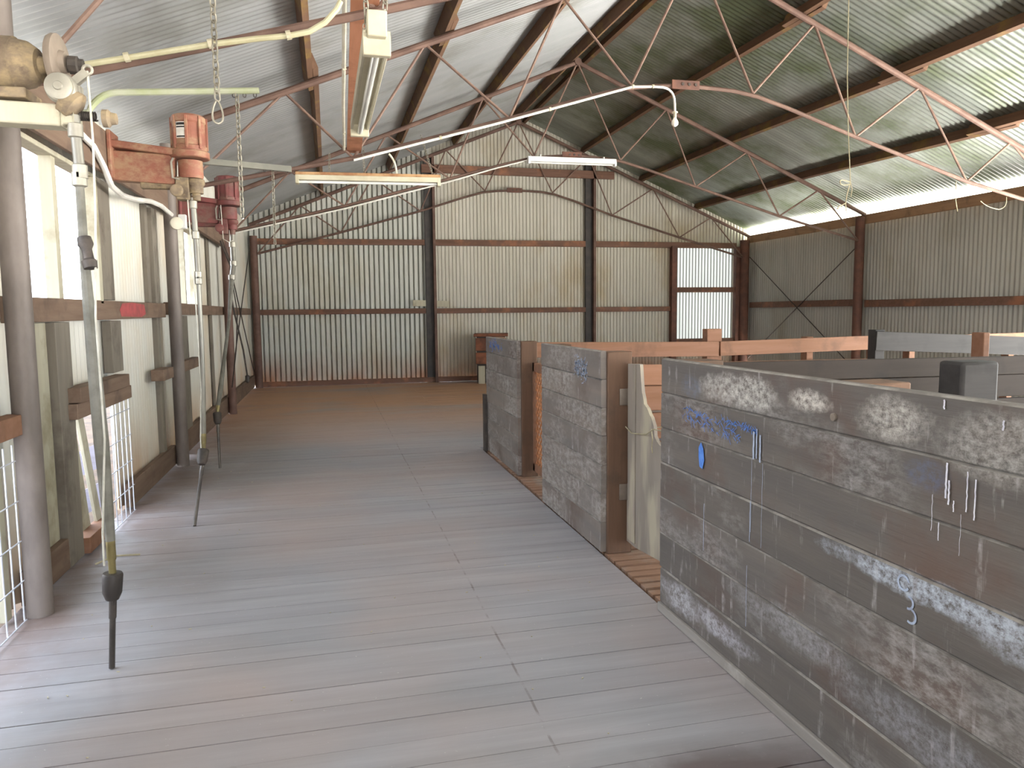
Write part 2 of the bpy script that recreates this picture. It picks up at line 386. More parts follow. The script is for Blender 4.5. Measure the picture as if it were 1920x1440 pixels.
# ------------------------------------------------------------------ the shed's measures
XL, XR, XC = -1.62, 9.86, 4.12
YF = 16.3
TRY = [(-4.0, 5.42, .395, .42), (4.08, 5.45, .395, .42), (8.05, 5.50, .397, .42), (12.1, 5.60, .415, .42), (16.05, 5.60, .407, .42), (17.0, 5.60, .407, .42)]
def frame(Y):
    for a, b in zip(TRY, TRY[1:]):
        if Y <= b[0] or b is TRY[-1]:
            t = (Y - a[0]) / (b[0] - a[0]); return [lerp(a[i], b[i], t) for i in (1, 2, 3)]
def zch(u, Y):
    ap, sl, sr = frame(Y); return ap - (sl * -u if u < 0 else sr * u)
def zroof(u, Y): return zch(u, Y) + .215

# ------------------------------------------------------------------ setting: ground, floor, walls, roof
g = MB(); g.b2(-1.7, 9.9, -4.2, 16.4, -.9, -.7); g.b2(-45, -1.7, -25, 40, -1.1, -.9)   # with the yard on the left, in the shed's shade
struct(g.build('ground', 'earth'))
m = MB(); y = -4.0
while y < 16.2:
    w = .155; x0 = -1.6
    for (xa, xb) in ((-1.6, 1.6),):
        gp = random.choice((.0012, .0016, .002, .003, .0045))
        m.b2(xa + .0006, xb - .0006, y + gp, y + w - .0014, -.03, random.uniform(-.0012, .0012))
    if y > 7.95:
        m.b2(1.6, 9.78, y + .0022, y + w - .0022, -.03, random.uniform(-.0012, .0012))
    y += w
m.b2(-1.62, 1.6, -4.0, 16.3, -.07, -.032, 1); m.b2(1.6, 9.8, 7.95, 16.3, -.07, -.032, 1)  # dark slab added below the boards to block light through the gaps
struct(m.build('floor', ['floor', 'gap_blocker']))
m = MB(); y = -1.5
while y < 7.9:
    m.b2(1.625, 6.6, y, y + .066, -.05, random.uniform(-.004, .002)); y += .0935
for x in (1.66, 2.6, 3.6, 4.6, 5.6, 6.5): m.b2(x, x + .05, -1.5, 7.9, -.16, -.052)
struct(m.build('slatted_floor', 'batten'))['label'] = 'slatted batten floor inside the pens'

m = MB()
fL = lambda a, b, h: (XL + h, a, b)
P1 = .085; AL = .014
for (a0, a1, b0, b1) in ((-4, 1.5, .02, 2.93), (1.5, 3.4, .95, 1.58), (1.5, 3.4, 2.47, 2.93), (1.5, 2.95, .02, .95), (3.4, 4.42, .93, 2.93),
        (4.08, 5.08, .02, .93), (4.42, 5.8, .93, 1.6), (4.42, 5.8, 2.47, 2.93), (5.8, 6.14, .93, 2.93), (6.14, 8.38, .02, 2.93), (8.38, 9.98, .17, 1.62),
        (8.56, 9.98, .02, .17), (8.38, 9.98, 2.5, 3.2), (9.98, 16.32, .02, 3.42)):
    m.corr(fL, a0, a1, b0, b1, P1, AL)
struct(m.build('wall_left', 'wall_left'))
m = MB(); fF = lambda a, b, h: (a, YF + h, b)
ztop = lambda a: zroof(a - XC, YF) + .012
m.corr(fF, XL, 2.2, .03, 0, 0.105, .034, 1, 20, 1, top=ztop, groove=True)
m.corr(fF, 2.2, 7.93, .03, 0, .08, .010, 1, 14, 0, top=ztop, groove=True)
m.corr(fF, 7.93, 9.44, 2.97, 0, .08, .012, 1, 8, 0, top=ztop)
m.corr(fF, 7.93, 9.44, .03, .8, .08, .012, 1, 8, 0)
m.corr(fF, 9.44, XR, .03, 0, .08, .012, 1, 8, 0, top=ztop)
struct(m.build('wall_far', ['wall_far', 'wall_far_ribbed']))
m = MB(); fR = lambda a, b, h: (XR + h, a, b)
m.corr(fR, 7.95, YF, .03, 3.14, P1, .010)
m.corr(fR, -4, -1.5, .03, 3.3, P1, .010)
struct(m.build('wall_right', 'wall_right'))
m = MB(); fB = lambda a, b, h: (a, -4.0 + h, b)
m.corr(fB, XL, -.5, .03, 3.2, P1, .01); m.corr(fB, 4.5, XR, .03, 3.2, P1, .01); m.corr(fB, -.5, 4.5, 2.6, 3.2, P1, .01)
m.corr(fB, XL, XR, 3.2, 0, P1, .01, top=lambda a: zroof(a - XC, -4.0))
struct(m.build('wall_back', 'wall_left'))
m = MB()
fr = lambda a, b, h: (XC + b, a, zroof(b, a) + h)
fl = lambda a, b, h: (XC - b, a, zroof(-b, a) + h)
m.corr(fl, -4.2, 16.5, 0.0, 6.5, .085, .010, 6, 8, 0); m.corr(fr, -4.2, 16.5, 0.0, 6.1, .085, .010, 6, 8, 1)
struct(m.build('ceiling', ['roof_left', 'roof_right']))
# skirting boards and windows as part of the room
m = MB(); m.b2(-1.585, -1.535, 6.22, 8.0, .02, .21); m.b2(-1.585, -1.535, 8.58, 16.2, .02, .26); m.b2(-1.585, -1.535, 4.2, 5.0, .02, .2); m.b2(-1.585, -1.535, 1.4, 2.95, .02, .2)
struct(m.build('baseboard_left', 'timber', bevel=.004))
m = MB(); m.b2(-1.5, 7.9, 16.17, 16.25, .005, .11)
struct(m.build('baseboard_far', 'timber_x', bevel=.004))
def window(n, y0, y1, mull, z0, z1):
    m = MB(); m.b2(-1.66, -1.56, y0 - .05, y0, z0, z1); m.b2(-1.66, -1.54, y1, y1 + .07, z0 - .02, z1)
    m.b2(-1.66, -1.56, y0 - .05, y1 + .07, z0 - .03, z0); m.b2(-1.66, -1.56, y0 - .05, y1 + .07, z1, z1 + .03)
    o = struct(m.build('window_%d' % n, 'timber_pale', bevel=.004))
    q = MB(); q.b2(-1.65, -1.58, mull - .035, mull + .035, z0, z1); q.build('mullion', 'timber_pale', o)
window(1, 4.44, 5.76, 5.1, 1.61, 2.46)
window(2, 8.42, 9.96, 9.25, 1.64, 2.5)
window(3, 1.55, 3.38, 2.4, 1.61, 2.46)
# the translucent end-wall door
o = thing('door_1', (8.69, 16.26, 0), None, None); struct(o)
m = MB(); m.corr(lambda a, b, h: (a, YF + h, b), 7.93, 9.44, .8, 2.98, .0795, .014, 1, 10); m.build('sheet', 'fibreglass', o)
m = MB()
m.b2(7.80, 7.93, 16.12, 16.26, .0, 3.0); m.b2(9.46, 9.58, 16.12, 16.26, 0, 3.0); m.build('jamb', 'rust_dark', o, bevel=.003)
m = MB(); m.b2(7.9, 9.5, 16.18, 16.26, 1.93, 2.05); m.b2(7.9, 9.5, 16.18, 16.26, .70, .84); m.build('rail', 'timber_x', o, bevel=.003)

# ------------------------------------------------------------------ steel frame: posts, trusses, girts, purlins
def post(loc, h, r, label, mat='pipe'):
    m = MB(); m.tube([(loc[0], loc[1], 0), (loc[0], loc[1], h * .5), (loc[0], loc[1], h)], r, 16)
    tag(m.build('steel_post', mat), label, 'post', 'round steel posts of the shed')
post((-1.47, 4.12, 0), 3.15, .061, 'nearest grey-brown pipe post, floor to roof, in front of the bright window', 'pipe')
post((-1.47, 7.95, 0), 3.15, .061, 'pipe post on the left wall between the long corrugated panel and the second window', 'pipe')
post((-1.47, 11.98, 0), 3.1, .061, 'rust-brown pipe post just behind the third shearing machine', 'rust_post')
post((-1.44, 16.12, 0), 3.1, .075, 'rust-brown pipe post in the far left corner of the shed', 'rust_post')
post((9.68, 12.15, 0), 3.2, .085, 'dark brown pipe post in the middle of the right wall', 'rust_dark')
post((9.66, 16.1, 0), 3.15, .11, 'dark post in the far right corner beside the striped pale door', 'rust_dark')
post((9.68, 8.0, 0), 3.1, .085, 'brown pipe post at the near end of the right wall sheets', 'rust_dark')
def mid_post(x, label):
    t = thing('gable_post', (x, 16.2, 0), label, 'post', 'upright posts in the far end wall')
    m = MB(); m.b2(x - .16, x + .0, 16.19, 16.26, 0, zch(x - XC, 16.1) - .02); m.build('back_flange', 'flange', t)
    m = MB(); m.b2(x + .0, x + .055, 16.09, 16.26, 0, zch(x - XC, 16.1) - .02); m.build('web', 'rust', t)
mid_post(2.22, 'left of the two rust-brown uprights in the far end wall')
mid_post(5.86, 'right of the two rust-brown uprights in the far end wall')

UT = [0, 1.60, 3.15, 4.62, 5.62]               # top chord nodes, each side
UB = [.76, 2.16, 3.82]                         # bottom chord nodes
def truss(Y, label, zb, uend=5.48, narrow=1.0):
    t = thing('roof_truss', (XC, Y, 2.7), label, 'truss', 'rusty pipe roof trusses')
    nb = {}
    for s in (-1, 1):
        tp = [(XC + s * u * narrow, Y, zch(s * u * narrow, Y)) for u in UT]
        m = MB(); m.tube([tp[0]] + [(lerp(tp[0][0], tp[-1][0], q), Y, lerp(tp[0][2], tp[-1][2], q)) for q in (.33, .66)] + [tp[-1]], .036, 10)
        m.build('top_chord', 'rust', t)
        bp = [(XC + s * u, Y, z) for u, z in zip(UB, zb[1:4])] + [(XC + s * uend, Y, zb[4])]
        nb[s] = bp
        a = tp; b = bp
        for p, q in ((a[0], b[0]), (b[0], a[1]), (a[1], b[1]), (b[1], a[2]), (a[2], b[2]), (b[2], a[3]), (a[3], b[3])):
            w = MB(); w.tube([p, q], .0145, 7); w.build('web_rod', 'rust_web', t)
    pts = list(reversed(nb[-1])) + [(XC, Y, zb[0])] + nb[1]
    fine = []
    for i in range(len(pts) - 1):
        fine += [tuple(Vector(pts[i]).lerp(Vector(pts[i + 1]), q / 3)) for q in range(3)]
    fine.append(pts[-1])
    for i in range(1, len(fine) - 1):                # soft bends at the crown
        if abs(fine[i][0] - XC) < 1.2: fine[i] = tuple((Vector(fine[i - 1]) + 2 * Vector(fine[i]) + Vector(fine[i + 1])) / 4)
    m = MB(); m.tube(fine, .0235, 9); m.build('bottom_chord', 'rust', t)
    m = MB(); x0 = XC - .11
    m.b2(x0 - .17, x0 + .17, Y - .036, Y - .022, zb[0] - .055, zb[0] + .045)
    sp = m.build('splice_plate', 'rust_dark', t, bevel=.004)
    for i in (-.04, .04, .12):
        q = MB(); q.tube([(x0 + i, Y - .045, zb[0]), (x0 + i, Y - .03, zb[0])], .017, 10); q.build('bolt', 'iron', sp)
    m = MB(); m.lathe((XC, Y - .045, zch(0, Y)), (0, 1, 0), [(0, .02), (0, .06), (.09, .06), (.09, .02)], 12); m.build('apex_plate', 'rust', t)
    return t
truss(16.05, 'rusty truss standing flat against the far end wall', (4.15, 4.12, 3.66, 3.19, 2.74))
truss(12.1, 'rusty truss carrying the bright white light fitting, second from the far end', (4.10, 4.05, 3.65, 3.18, 2.77))
truss(8.02, 'rusty truss carrying the hanging bulb and the rust-edged light fitting', (4.05, 4.01, 3.58, 3.10, 2.74), narrow=.97)
truss(4.08, 'nearest rusty truss, at the top left, with the yellowed conduit along it', (4.00, 3.97, 3.55, 3.065, 2.60))

def girt(name, p0, p1, w, h, label, mat='timber_x', up=(0, 0, 1)):
    m = MB(); m.beam(p0, p1, w, h, up); return tag(m.build(name, mat, bevel=.004), label, 'wall rail', 'horizontal rails on the shed walls')
girt('wall_girt', (-1.4, 16.22, 1.555), (2.05, 16.22, 1.555), .06, .11, 'lower rail on the far wall, left bay beside the corner post')
girt('wall_girt', (2.28, 16.22, 1.55), (5.7, 16.22, 1.55), .06, .11, 'lower rail on the far wall, middle bay between the uprights')
girt('wall_girt', (5.92, 16.22, 1.55), (7.8, 16.22, 1.55), .06, .11, 'lower rail on the far wall, right bay next to the pale door')
girt('wall_girt', (-1.4, 16.22, 3.0), (2.05, 16.22, 3.02), .06, .12, 'upper rail on the far wall, left bay beside the corner post')
girt('wall_girt', (2.28, 16.22, 3.02), (5.7, 16.22, 3.03), .06, .13, 'upper rail on the far wall, middle bay between the uprights')
girt('wall_girt', (5.92, 16.22, 3.03), (9.5, 16.22, 3.03), .06, .13, 'upper rail on the far wall running over the pale door')
girt('wall_girt', (2.0, 16.12, 4.56), (6.35, 16.12, 4.55), .06, .17, 'short high rail across the gable between the two uprights')
girt('wall_girt', (9.78, 8.1, 1.6), (9.78, 12.06, 1.6), .06, .13, 'dark rail on the right wall, near side of its middle post')
girt('wall_girt', (9.78, 12.25, 1.62), (9.78, 16.0, 1.62), .06, .13, 'dark rail on the right wall, between its middle post and the corner')
girt('wall_girt', (-1.565, 4.22, 1.54), (-1.565, 7.87, 1.555), .05, .135, 'grey rail under the first window with a red paint patch', 'timber')
rg = bpy.context.scene.objects[-1] if False else [o for o in COL.objects if o.name.startswith('wall_girt')][-1]
m = MB(); m.prism([(6.26, 1.50), (6.9, 1.495), (7.05, 1.52), (7.0, 1.60), (6.6, 1.61), (6.3, 1.60), (6.22, 1.55)], -1.5395, -1.5385); q = m.build('paint_patch', 'red_mark', rg); q['label'] = 'faded red paint patch'
girt('wall_girt', (-1.565, 8.04, 1.575), (-1.565, 11.9, 1.57), .05, .125, 'brown rail on the left wall under the second window', 'timber')
girt('wall_girt', (-1.565, 12.07, 1.57), (-1.565, 16.03, 1.57), .05, .125, 'brown rail on the left wall in the farthest bay', 'timber')
girt('wall_girt', (-1.565, .2, 1.53), (-1.565, 4.03, 1.54), .05, .13, 'grey rail on the left wall in the nearest bay by the lens', 'timber')
girt('machine_beam', (-1.485, 4.22, 2.63), (-1.485, 8.6, 2.66), .03, .30, 'broad brown board above the windows holding the first two machines', 'timber')
girt('machine_beam', (-1.5, 8.62, 2.66), (-1.5, 12.3, 2.66), .06, .28, 'broad brown board above the second window holding the third machine', 'timber')
girt('eave_plate', (9.805, 8.0, 3.155), (9.805, 16.22, 3.18), .05, .17, 'dusty timber plate along the top of the right wall below the glowing eave', 'eave')

PU = [.13, 1.45, 2.85, 4.25, 5.62]
nm = ['ridge timber', 'first purlin below ridge', 'second purlin below ridge', 'third purlin below ridge', 'eave purlin']
for s, sn in ((-1, 'left'), (1, 'right')):
    for i, u in enumerate(PU):
        for (ya, yb, du, half) in ((-4.0, 8.45, 0, 'near length over the lens'), (7.75, 16.25, .055, 'far length to end wall')):
            if i == 4: continue
            m = MB(); uu = s * (u + du * s * (1 if i else .6))
            pts = [(XC + uu, Y, zch(uu, Y) + .125) for Y in (ya, lerp(ya, yb, .5), yb)]
            for p, q in zip(pts, pts[1:]):
                sl = Vector((s, 0, -.41)).normalized(); nn = Vector((s * .41, 0, 1)).normalized()
                m.beam(p, q, .055, .145, nn)
            o = m.build('roof_purlin', 'purlin')
            tag(o, '%s, %s roof slope, %s' % (nm[i], sn, half), 'purlin', 'timber roof purlins')
# cross-bracing wires on the far bays of the side walls
for x, sn in ((9.735, 'right'), (-1.525, 'left')):
    m = MB(); m.tube([(x, 12.25, 2.7), (x, 16.0, .35)], .010, 6); m.tube([(x, 12.25, .35), (x, 16.0, 2.75)], .010, 6)
    tag(m.build('bracing_wire', 'iron'), 'crossed bracing wires on the %s wall between its last two posts' % sn, 'bracing')
m = MB(); m.beam((1.77, 16.2, 1.725), (2.05, 16.2, 1.72), .03, .13); tag(m.build('board', 'timber_pale'), 'short pale board on the lower far-wall rail, left side of an upright', 'board')
m = MB(); m.beam((2.285, 16.2, 1.71), (2.56, 16.2, 1.70), .03, .13); tag(m.build('board', 'timber_pale'), 'short pale board on the lower far-wall rail, right side of an upright', 'board')

# ------------------------------------------------------------------ left wall carpentry
def board(name, x0, x1, y0, y1, z0, z1, label, mat, cat='board', grp=None, bevel=.004):
    m = MB(); m.b2(x0, x1, y0, y1, z0, z1); return tag(m.build(name, mat, bevel=bevel), label, cat, grp)
G = 'upright studs of the left wall'
board('wall_stud', -1.61, -1.575, 4.5, 4.78, .2, 1.47, 'wide pale upright board just right of the nearest pipe post', 'timber_pale', 'stud', G)
board('wall_stud', -1.60, -1.53, 4.79, 5.04, .02, 1.47, 'dark grey stud at the left side of the meshed port', 'timber_z', 'stud', G)
board('wall_stud', -1.61, -1.57, 5.06, 5.13, 1.08, 1.47, 'thin pale batten above the port lintel beside the dark stud', 'timber_pale', 'stud', G)
board('wall_stud', -1.60, -1.535, 5.95, 6.22, 1.09, 1.47, 'short dark stud standing on the right end of the port lintel', 'timber_z', 'stud', G)
board('wall_stud', -1.61, -1.56, 7.58, 7.70, .2, 2.5, 'thin grey stud between the long panel and the second pipe post', 'timber_z', 'stud', G)
board('wall_stud', -1.60, -1.54, 8.55, 9.0, .1, 1.5, 'wide dark stud under the second window', 'timber_z', 'stud', G)
board('wall_stud', -1.60, -1.57, 10.95, 11.05, .2, 2.6, 'thin dark stud beside the third machine tube', 'timber_z', 'stud', G)
board('wall_stud', -1.60, -1.54, 5.84, 6.12, 1.62, 2.47, 'grey jamb board at the right side of the first window', 'timber_z', 'stud', G)
board('wall_stud', -1.61, -1.57, 7.35, 7.45, 1.62, 2.5, 'slim stud at the right edge of the cream panel', 'timber_z', 'stud', G)
board('wall_stud', -1.61, -1.57, 3.98, 4.05, .02, 1.47, 'pale batten just left of the nearest pipe post', 'timber_pale', 'stud', G)
board('port_lintel', -1.56, -1.46, 4.93, 6.06, .985, 1.075, 'upper brown beam over the meshed sheep port', 'timber', 'lintel')
board('port_lintel', -1.56, -1.48, 4.92, 6.18, .885, .98, 'lower wider brown beam directly over the wire mesh', 'timber', 'lintel')
board('port_lintel', -1.55, -1.47, 3.2, 4.1, .93, 1.03, 'orange beam end at the left edge above the nearest mesh', 'orange', 'lintel')  # beam end in the orange pen timber colour
board('port_lintel', -1.56, -1.45, 7.2, 7.62, .92, 1.02, 'dark block beam on the wall left of the second pipe post', 'timber', 'lintel')
board('port_lintel', -1.55, -1.47, 8.1, 9.2, .92, 1.03, 'red-brown beam on the wall right of the second pipe post', 'timber', 'lintel')
board('sill_board', -1.60, -1.5, 5.06, 5.55, .02, .12, 'orange board on the floor at the foot of the port', 'orange', 'board')  # board in the same orange timber
for i, (ya, yb, lab) in enumerate(((5.12, 5.30, 'yellow-grey board leaning inside the port, left one'), (5.32, 5.44, 'yellow-grey board leaning inside the port, right one'))):
    m = MB(); m.beam((-1.60, ya, .88), (-1.60 + .02 * i, yb + .03 + .07 * i, .06), .15 - .05 * i, .022, (1, 0, 0))
    tag(m.build('leaning_board', 'timber_pale', bevel=.003), lab, 'board', 'boards leaning in the port')
def mesh_gate(y0, y1, z0, z1, label, x=-1.5):
    t = thing('wire_mesh_gate', (x, (y0 + y1) / 2, 0), label, 'gate', 'welded wire gates over the sheep ports')
    n = int((y1 - y0) / .1) + 1
    for i in range(n):
        yy = y0 + (y1 - y0) * i / (n - 1); m = MB(); m.tube([(x, yy, z0), (x, yy, z1)], .0042, 6); m.build('upright_wire', 'steelwire', t)
    for i in range(5):
        zz = z0 + (z1 - z0) * i / 4.4; m = MB(); m.tube([(x + .007, y0 - .01, zz), (x + .007, y1 + .01, zz)], .0038, 6); m.build('cross_wire', 'steelwire', t)
mesh_gate(5.44, 6.14, .02, .885, 'white wire mesh gate in the port beside the long cream wall panel')
mesh_gate(3.0, 4.0, .02, .89, 'white wire mesh gate at the left edge of the picture by the nearest post')
# chutes outside the ports
for y0, y1, w in ((5.1, 6.14, 'second'), (2.95, 4.06, 'nearest')):
    t = thing('sheep_chute', (-2.2, (y0 + y1) / 2, -.6), 'weathered board chute outside the %s wall port' % w, 'chute')
    m = MB(); m.beam((-1.66, (y0 + y1) / 2, -.02), (-2.9, (y0 + y1) / 2, -.62), y1 - y0, .03); m.build('slide', 'chute', t)
    for yy in (y0, y1):
        m = MB()
        for q in range(2): m.beam((-1.68, yy, .18 + q * .3), (-2.7, yy, -.3 + q * .3), .025, .17)
        m.build('side_board', 'chute', t)
    for q in range(3):
        m = MB(); m.beam((-2.45, y0 + .02, -.22 + q * .26), (-2.38, y1 - .02, -.14 + q * .26), .025, .19); m.build('end_board', 'chute', t)

# ------------------------------------------------------------------ catching pens
def pen_front(label, x, y0, y1, joints, mat, posts, name='boarded_fence', th=.034, kick=True, px=.16):
    t = thing(name, (x + .05, (y0 + y1) / 2, 0), label, 'pen wall', 'boarded pen fronts along the shearing board')
    for z1, z0 in zip(joints, joints[1:]):
        m = MB(); ya, yb = y0 + random.uniform(0, .006), y1 + random.uniform(-.006, .006); xo = random.uniform(-.003, .003)
        pr = [(x + xo + .003, z0 + .002), (x + xo, z0 + .006), (x + xo, z1 - .006), (x + xo + .009, z1), (x + th, z1), (x + th, z0 + .002)]
        vs = [(a, ya, b) for a, b in pr] + [(a, yb, b) for a, b in pr]
        m.add(vs, [(5, 4, 3, 2, 1, 0), (6, 7, 8, 9, 10, 11)] + [(i, (i + 1) % 6, 6 + (i + 1) % 6, 6 + i) for i in (0, 1, 3, 4, 5)])
        m.add([vs[2], vs[3], vs[9], vs[8]], [(0, 1, 2, 3)], 1)
        m.build('board', [mat, 'ledge'], t, smooth=False)
    if kick:
        m = MB(); m.b2(x - .012, x + th, y0, y1, .002, joints[-1]); m.build('kick_board', 'pen_cap', t, bevel=.004)
    for (ya, yb) in posts:
        m = MB(); m.b2(x + th + .001, x + th + px, ya, yb, .0, joints[0] - .006); m.build('post', 'pen_post', t, bevel=.006)
    return t
J = [1.271, 1.104, .930, .759, .585, .404, .226, .047]
near = pen_front('long dark boarded pen front with white stains and blue chalk, nearest right', 1.57, -1.4, 3.35, J, 'pen1', [(3.17, 3.33), (2.0, 2.14), (.2, .35)], px=.2)
mid = pen_front('middle boarded pen front between the two gateways', 1.595, 4.245, 5.56, [1.262, 1.088, .915, .74, .56, .38, .20, .01], 'pen2', [(4.23, 4.37), (5.4, 5.54)], kick=False)
far = pen_front('farthest short boarded pen front with a blue scribble at its top', 1.635, 6.5, 7.87, [1.246, 1.08, .9, .72, .545, .37, .19, .01], 'pen2', [(6.48, 6.62), (7.74, 7.87)], kick=False, px=.15)
m = MB(); m.b2(1.60, 1.634, 7.84, 7.92, 0, .62); m.build('end_strip', 'iron', far)

def scribble(parent, x, y0, y1, z, dz, n, mat, label, w=.006, amp=.02):
    m = MB()
    for j in range(n):
        for i in range(46):
            q = random.random(); yy = lerp(y0, y1, q) + random.uniform(-.02, .02); zz = z + dz * q + random.gauss(0, amp) - j * .035
            a = random.choice((.5, 1.0, 2.3, 2.7)) + random.uniform(-.3, .3); L = random.uniform(.006, .02)
            m.ribbon([(x - .0045, yy - math.cos(a) * L, zz - math.sin(a) * L), (x - .0045, yy, zz + .001), (x - .0045, yy + math.cos(a) * L, zz + math.sin(a) * L)], w * random.uniform(.5, 1.0), (-1, 0, 0))
    o = m.build('chalk_mark', mat, parent, smooth=False); o['label'] = label
def runs(parent, x, lst, mat, label):
    for (y, z0, z1, w) in lst:
        m = MB(); pts = [(x - .0042, y + random.uniform(-.0012, .0012), lerp(z0, z1, i / 10)) for i in range(11)]
        m.ribbon(pts, w * .6, (-1, 0, 0))
        o = m.build('paint_run', mat, parent, smooth=False); o['label'] = label
scribble(near, 1.57, 3.1, 2.62, 1.055, -.04, 2, 'blue', 'blue chalk scribble', .0032, .008)
scribble(near, 1.57, 2.75, 2.50, 1.05, -.012, 1, 'blue', 'blue chalk scribble', .003, .006)
m = MB(); m.prism([(2.955, .90), (2.935, .925), (2.915, .90), (2.905, .85), (2.92, .81), (2.945, .815), (2.955, .86)], 1.5655, 1.5665); q = m.build('chalk_mark', 'blue', near); q['label'] = 'solid blue chalk dab'
runs(near, 1.57, [(2.52, 1.04, .93, .018), (2.50, 1.05, .935, .014), (2.475, 1.03, .925, .016), (2.53, .93, .64, .004), (2.455, .925, .60, .003), (2.535, .76, .6, .006), (2.9, .66, .45, .006), (2.55, .5, .25, .004)], 'grey_mark', 'pale dried run')
runs(near, 1.57, [(1.602, 1.095, 1.0, .010), (1.592, 1.05, .985, .009), (1.535, 1.085, .98, .006), (1.51, 1.07, .965, .007), (1.575, 1.0, .97, .006), (1.645, 1.0, .9, .003), (1.62, .93, .88, .005), (1.55, .97, .86, .002), (1.62, 1.26, 1.235, .009), (1.44, 1.23, 1.205, .008), (1.38, 1.24, 1.19, .008)], 'white_mark', 'white paint drip')
m = MB()
for cy, cz, a0, a1, r in ((1.735, .722, 20, 330, .021), (1.715, .672, -100, 90, .018), (1.705, .636, -120, 80, .02)):
    pts = [(1.5655, cy - math.cos(math.radians(a0 + (a1 - a0) * i / 14)) * r, cz + math.sin(math.radians(a0 + (a1 - a0) * i / 14)) * r) for i in range(15)]
    m.ribbon(pts, .007, (-1, 0, 0))
q = m.build('chalk_number', 'grey_mark', near, smooth=False); q['label'] = 'faint pale round and three-shaped chalk figures'
m = MB(); m.lathe((1.562, 2.06, 1.155), (1, 0, 0), [(0, .008), (0, .013), (.006, .013), (.006, .004)], 12); m.build('bolt_head', 'hinge', near)
scribble(far, 1.635, 7.65, 7.1, 1.185, -.02, 2, 'blue', 'blue chalk scribble', .009, .02)
scribble(mid, 1.595, 4.75, 4.5, 1.18, -.02, 3, 'grey_mark', 'pale blue scribble', .008, .02)
# plywood gate in the first gateway
t = thing('plywood_gate', (1.77, 4.0, .1), 'worn plywood gate with its upper corner broken off, between two pen fronts', 'gate')
m = MB(); m.prism([(4.225, .08), (4.225, .40), (4.19, .55), (4.19, 1.185), (4.06, 1.192), (4.035, 1.19), (4.02, 1.10), (4.005, 1.03), (3.985, .995), (3.975, .965), (3.93, .945), (3.90, .915), (3.875, .90), (3.86, .88), (3.84, .855), (3.83, .80), (3.80, .775), (3.76, .76), (3.45, .74), (3.4, .10), (3.76, .105), (4.1, .075)], 1.755, 1.775)
m.build('panel', 'ply', t, smooth=False)
m = MB(); m.b2(1.748, 1.756, 4.09, 4.20, .1, 1.185); m.b2(1.776, 1.80, 3.5, 4.2, .2, .32); m.b2(1.776, 1.80, 3.6, 4.2, .62, .74); m.build('stile', 'ply', t, bevel=.002)
for z in (.98, .39):
    m = MB(); m.b2(1.705, 1.765, 4.218, 4.227, z - .05, z + .05); h = m.build('hinge', 'hinge', t, bevel=.002)
    q = MB(); q.tube([(1.762, 4.214, z - .055), (1.762, 4.214, z + .055)], .009, 8); q.build('hinge_pin', 'hinge', h)
m = MB()
m.tube([(1.735, 4.2, .80), (1.732, 4.1, .775), (1.735, 3.98, .79), (1.735, 3.9, .80), (1.735, 3.8, .845), (1.72, 3.6, .86), (1.66, 3.40, .87)], .0035, 5)
m.tube([(1.74, 3.84, .84), (1.73, 3.8, .79), (1.735, 3.82, .74), (1.73, 3.8, .71)], .003, 5)
m.tube([(1.74, 3.76, .86), (1.70, 3.55, .90), (1.68, 3.45, .95)], .003, 5)
tag(m.build('wire_tie', 'twine'), 'twisted pale wire tying the plywood gate to the near pen front', 'wire')
# lattice gate in the second gateway
t = thing('lattice_gate', (1.8, 6.0, .05), 'orange perforated gate glimpsed in the gap between the middle and far pen fronts', 'gate')
m = MB(); y0, y1, z0, z1 = 5.62, 6.46, .13, .97; st = .075
def clipseg(c, sgn):
    pts = []
    for yy, zz in ((y0, None), (y1, None), (None, z0), (None, z1)):
        if yy is not None: zz = sgn * yy + c
        else: yy = sgn * (zz - c)
        if y0 - 1e-6 <= yy <= y1 + 1e-6 and z0 - 1e-6 <= zz <= z1 + 1e-6: pts.append((yy, zz))
    return (min(pts), max(pts)) if len(pts) >= 2 else None
for sgn in (1, -1):
    c = -8.0
    while c < 8:
        sg = clipseg(c, sgn); c += st
        if sg and abs(sg[0][0] - sg[1][0]) > .01: m.beam((1.79 + .003 * sgn, sg[0][0], sg[0][1]), (1.79 + .003 * sgn, sg[1][0], sg[1][1]), .015, .006, (1, 0, 0))
m.build('lattice', 'lattice', t, smooth=False)
m = MB(); m.b2(1.77, 1.81, 5.58, 6.47, .06, .13); m.b2(1.77, 1.81, 5.58, 6.47, .97, 1.05); m.b2(1.77, 1.81, 6.42, 6.47, .06, 1.05); m.b2(1.77, 1.81, 5.58, 5.62, .06, 1.05)
m.build('frame', 'orange', t, bevel=.003)
for y in (6.05, 6.4):
    pass
# cross fences and rails inside
def fence(label, x0, y0, x1, y1, boards, posts, mat='orange', pmat='orange', name='pen_fence', d=.035):
    t = thing(name, ((x0 + x1) / 2, (y0 + y1) / 2, 0), label, 'fence', 'rail fences inside the pens')
    for (za, zb, h, m_) in boards:
        m = MB(); m.beam((x0, y0, za - h / 2), (x1, y1, zb - h / 2), d, h); m.build('rail', m_ or mat, t, bevel=.004)
    for (f, zt, w, off) in posts:
        x = lerp(x0, x1, f); y = lerp(y0, y1, f) + off
        m = MB(); m.b2(x - w / 2, x + w / 2, y - .06, y + .06, 0, zt); m.build('post', pmat, t, bevel=.006)
    return t
FB = [(1.18, 1.17, .125, None), (1.05, 1.045, .15, None), (.885, .88, .16, None), (.70, .70, .16, None), (.52, .52, .16, None), (.34, .34, .16, None)]
fence('orange boards of a short fence seen through the nearest gateway', 1.81, 4.17, 2.22, 4.17, FB, [(.9, 1.1, .08, .08)])
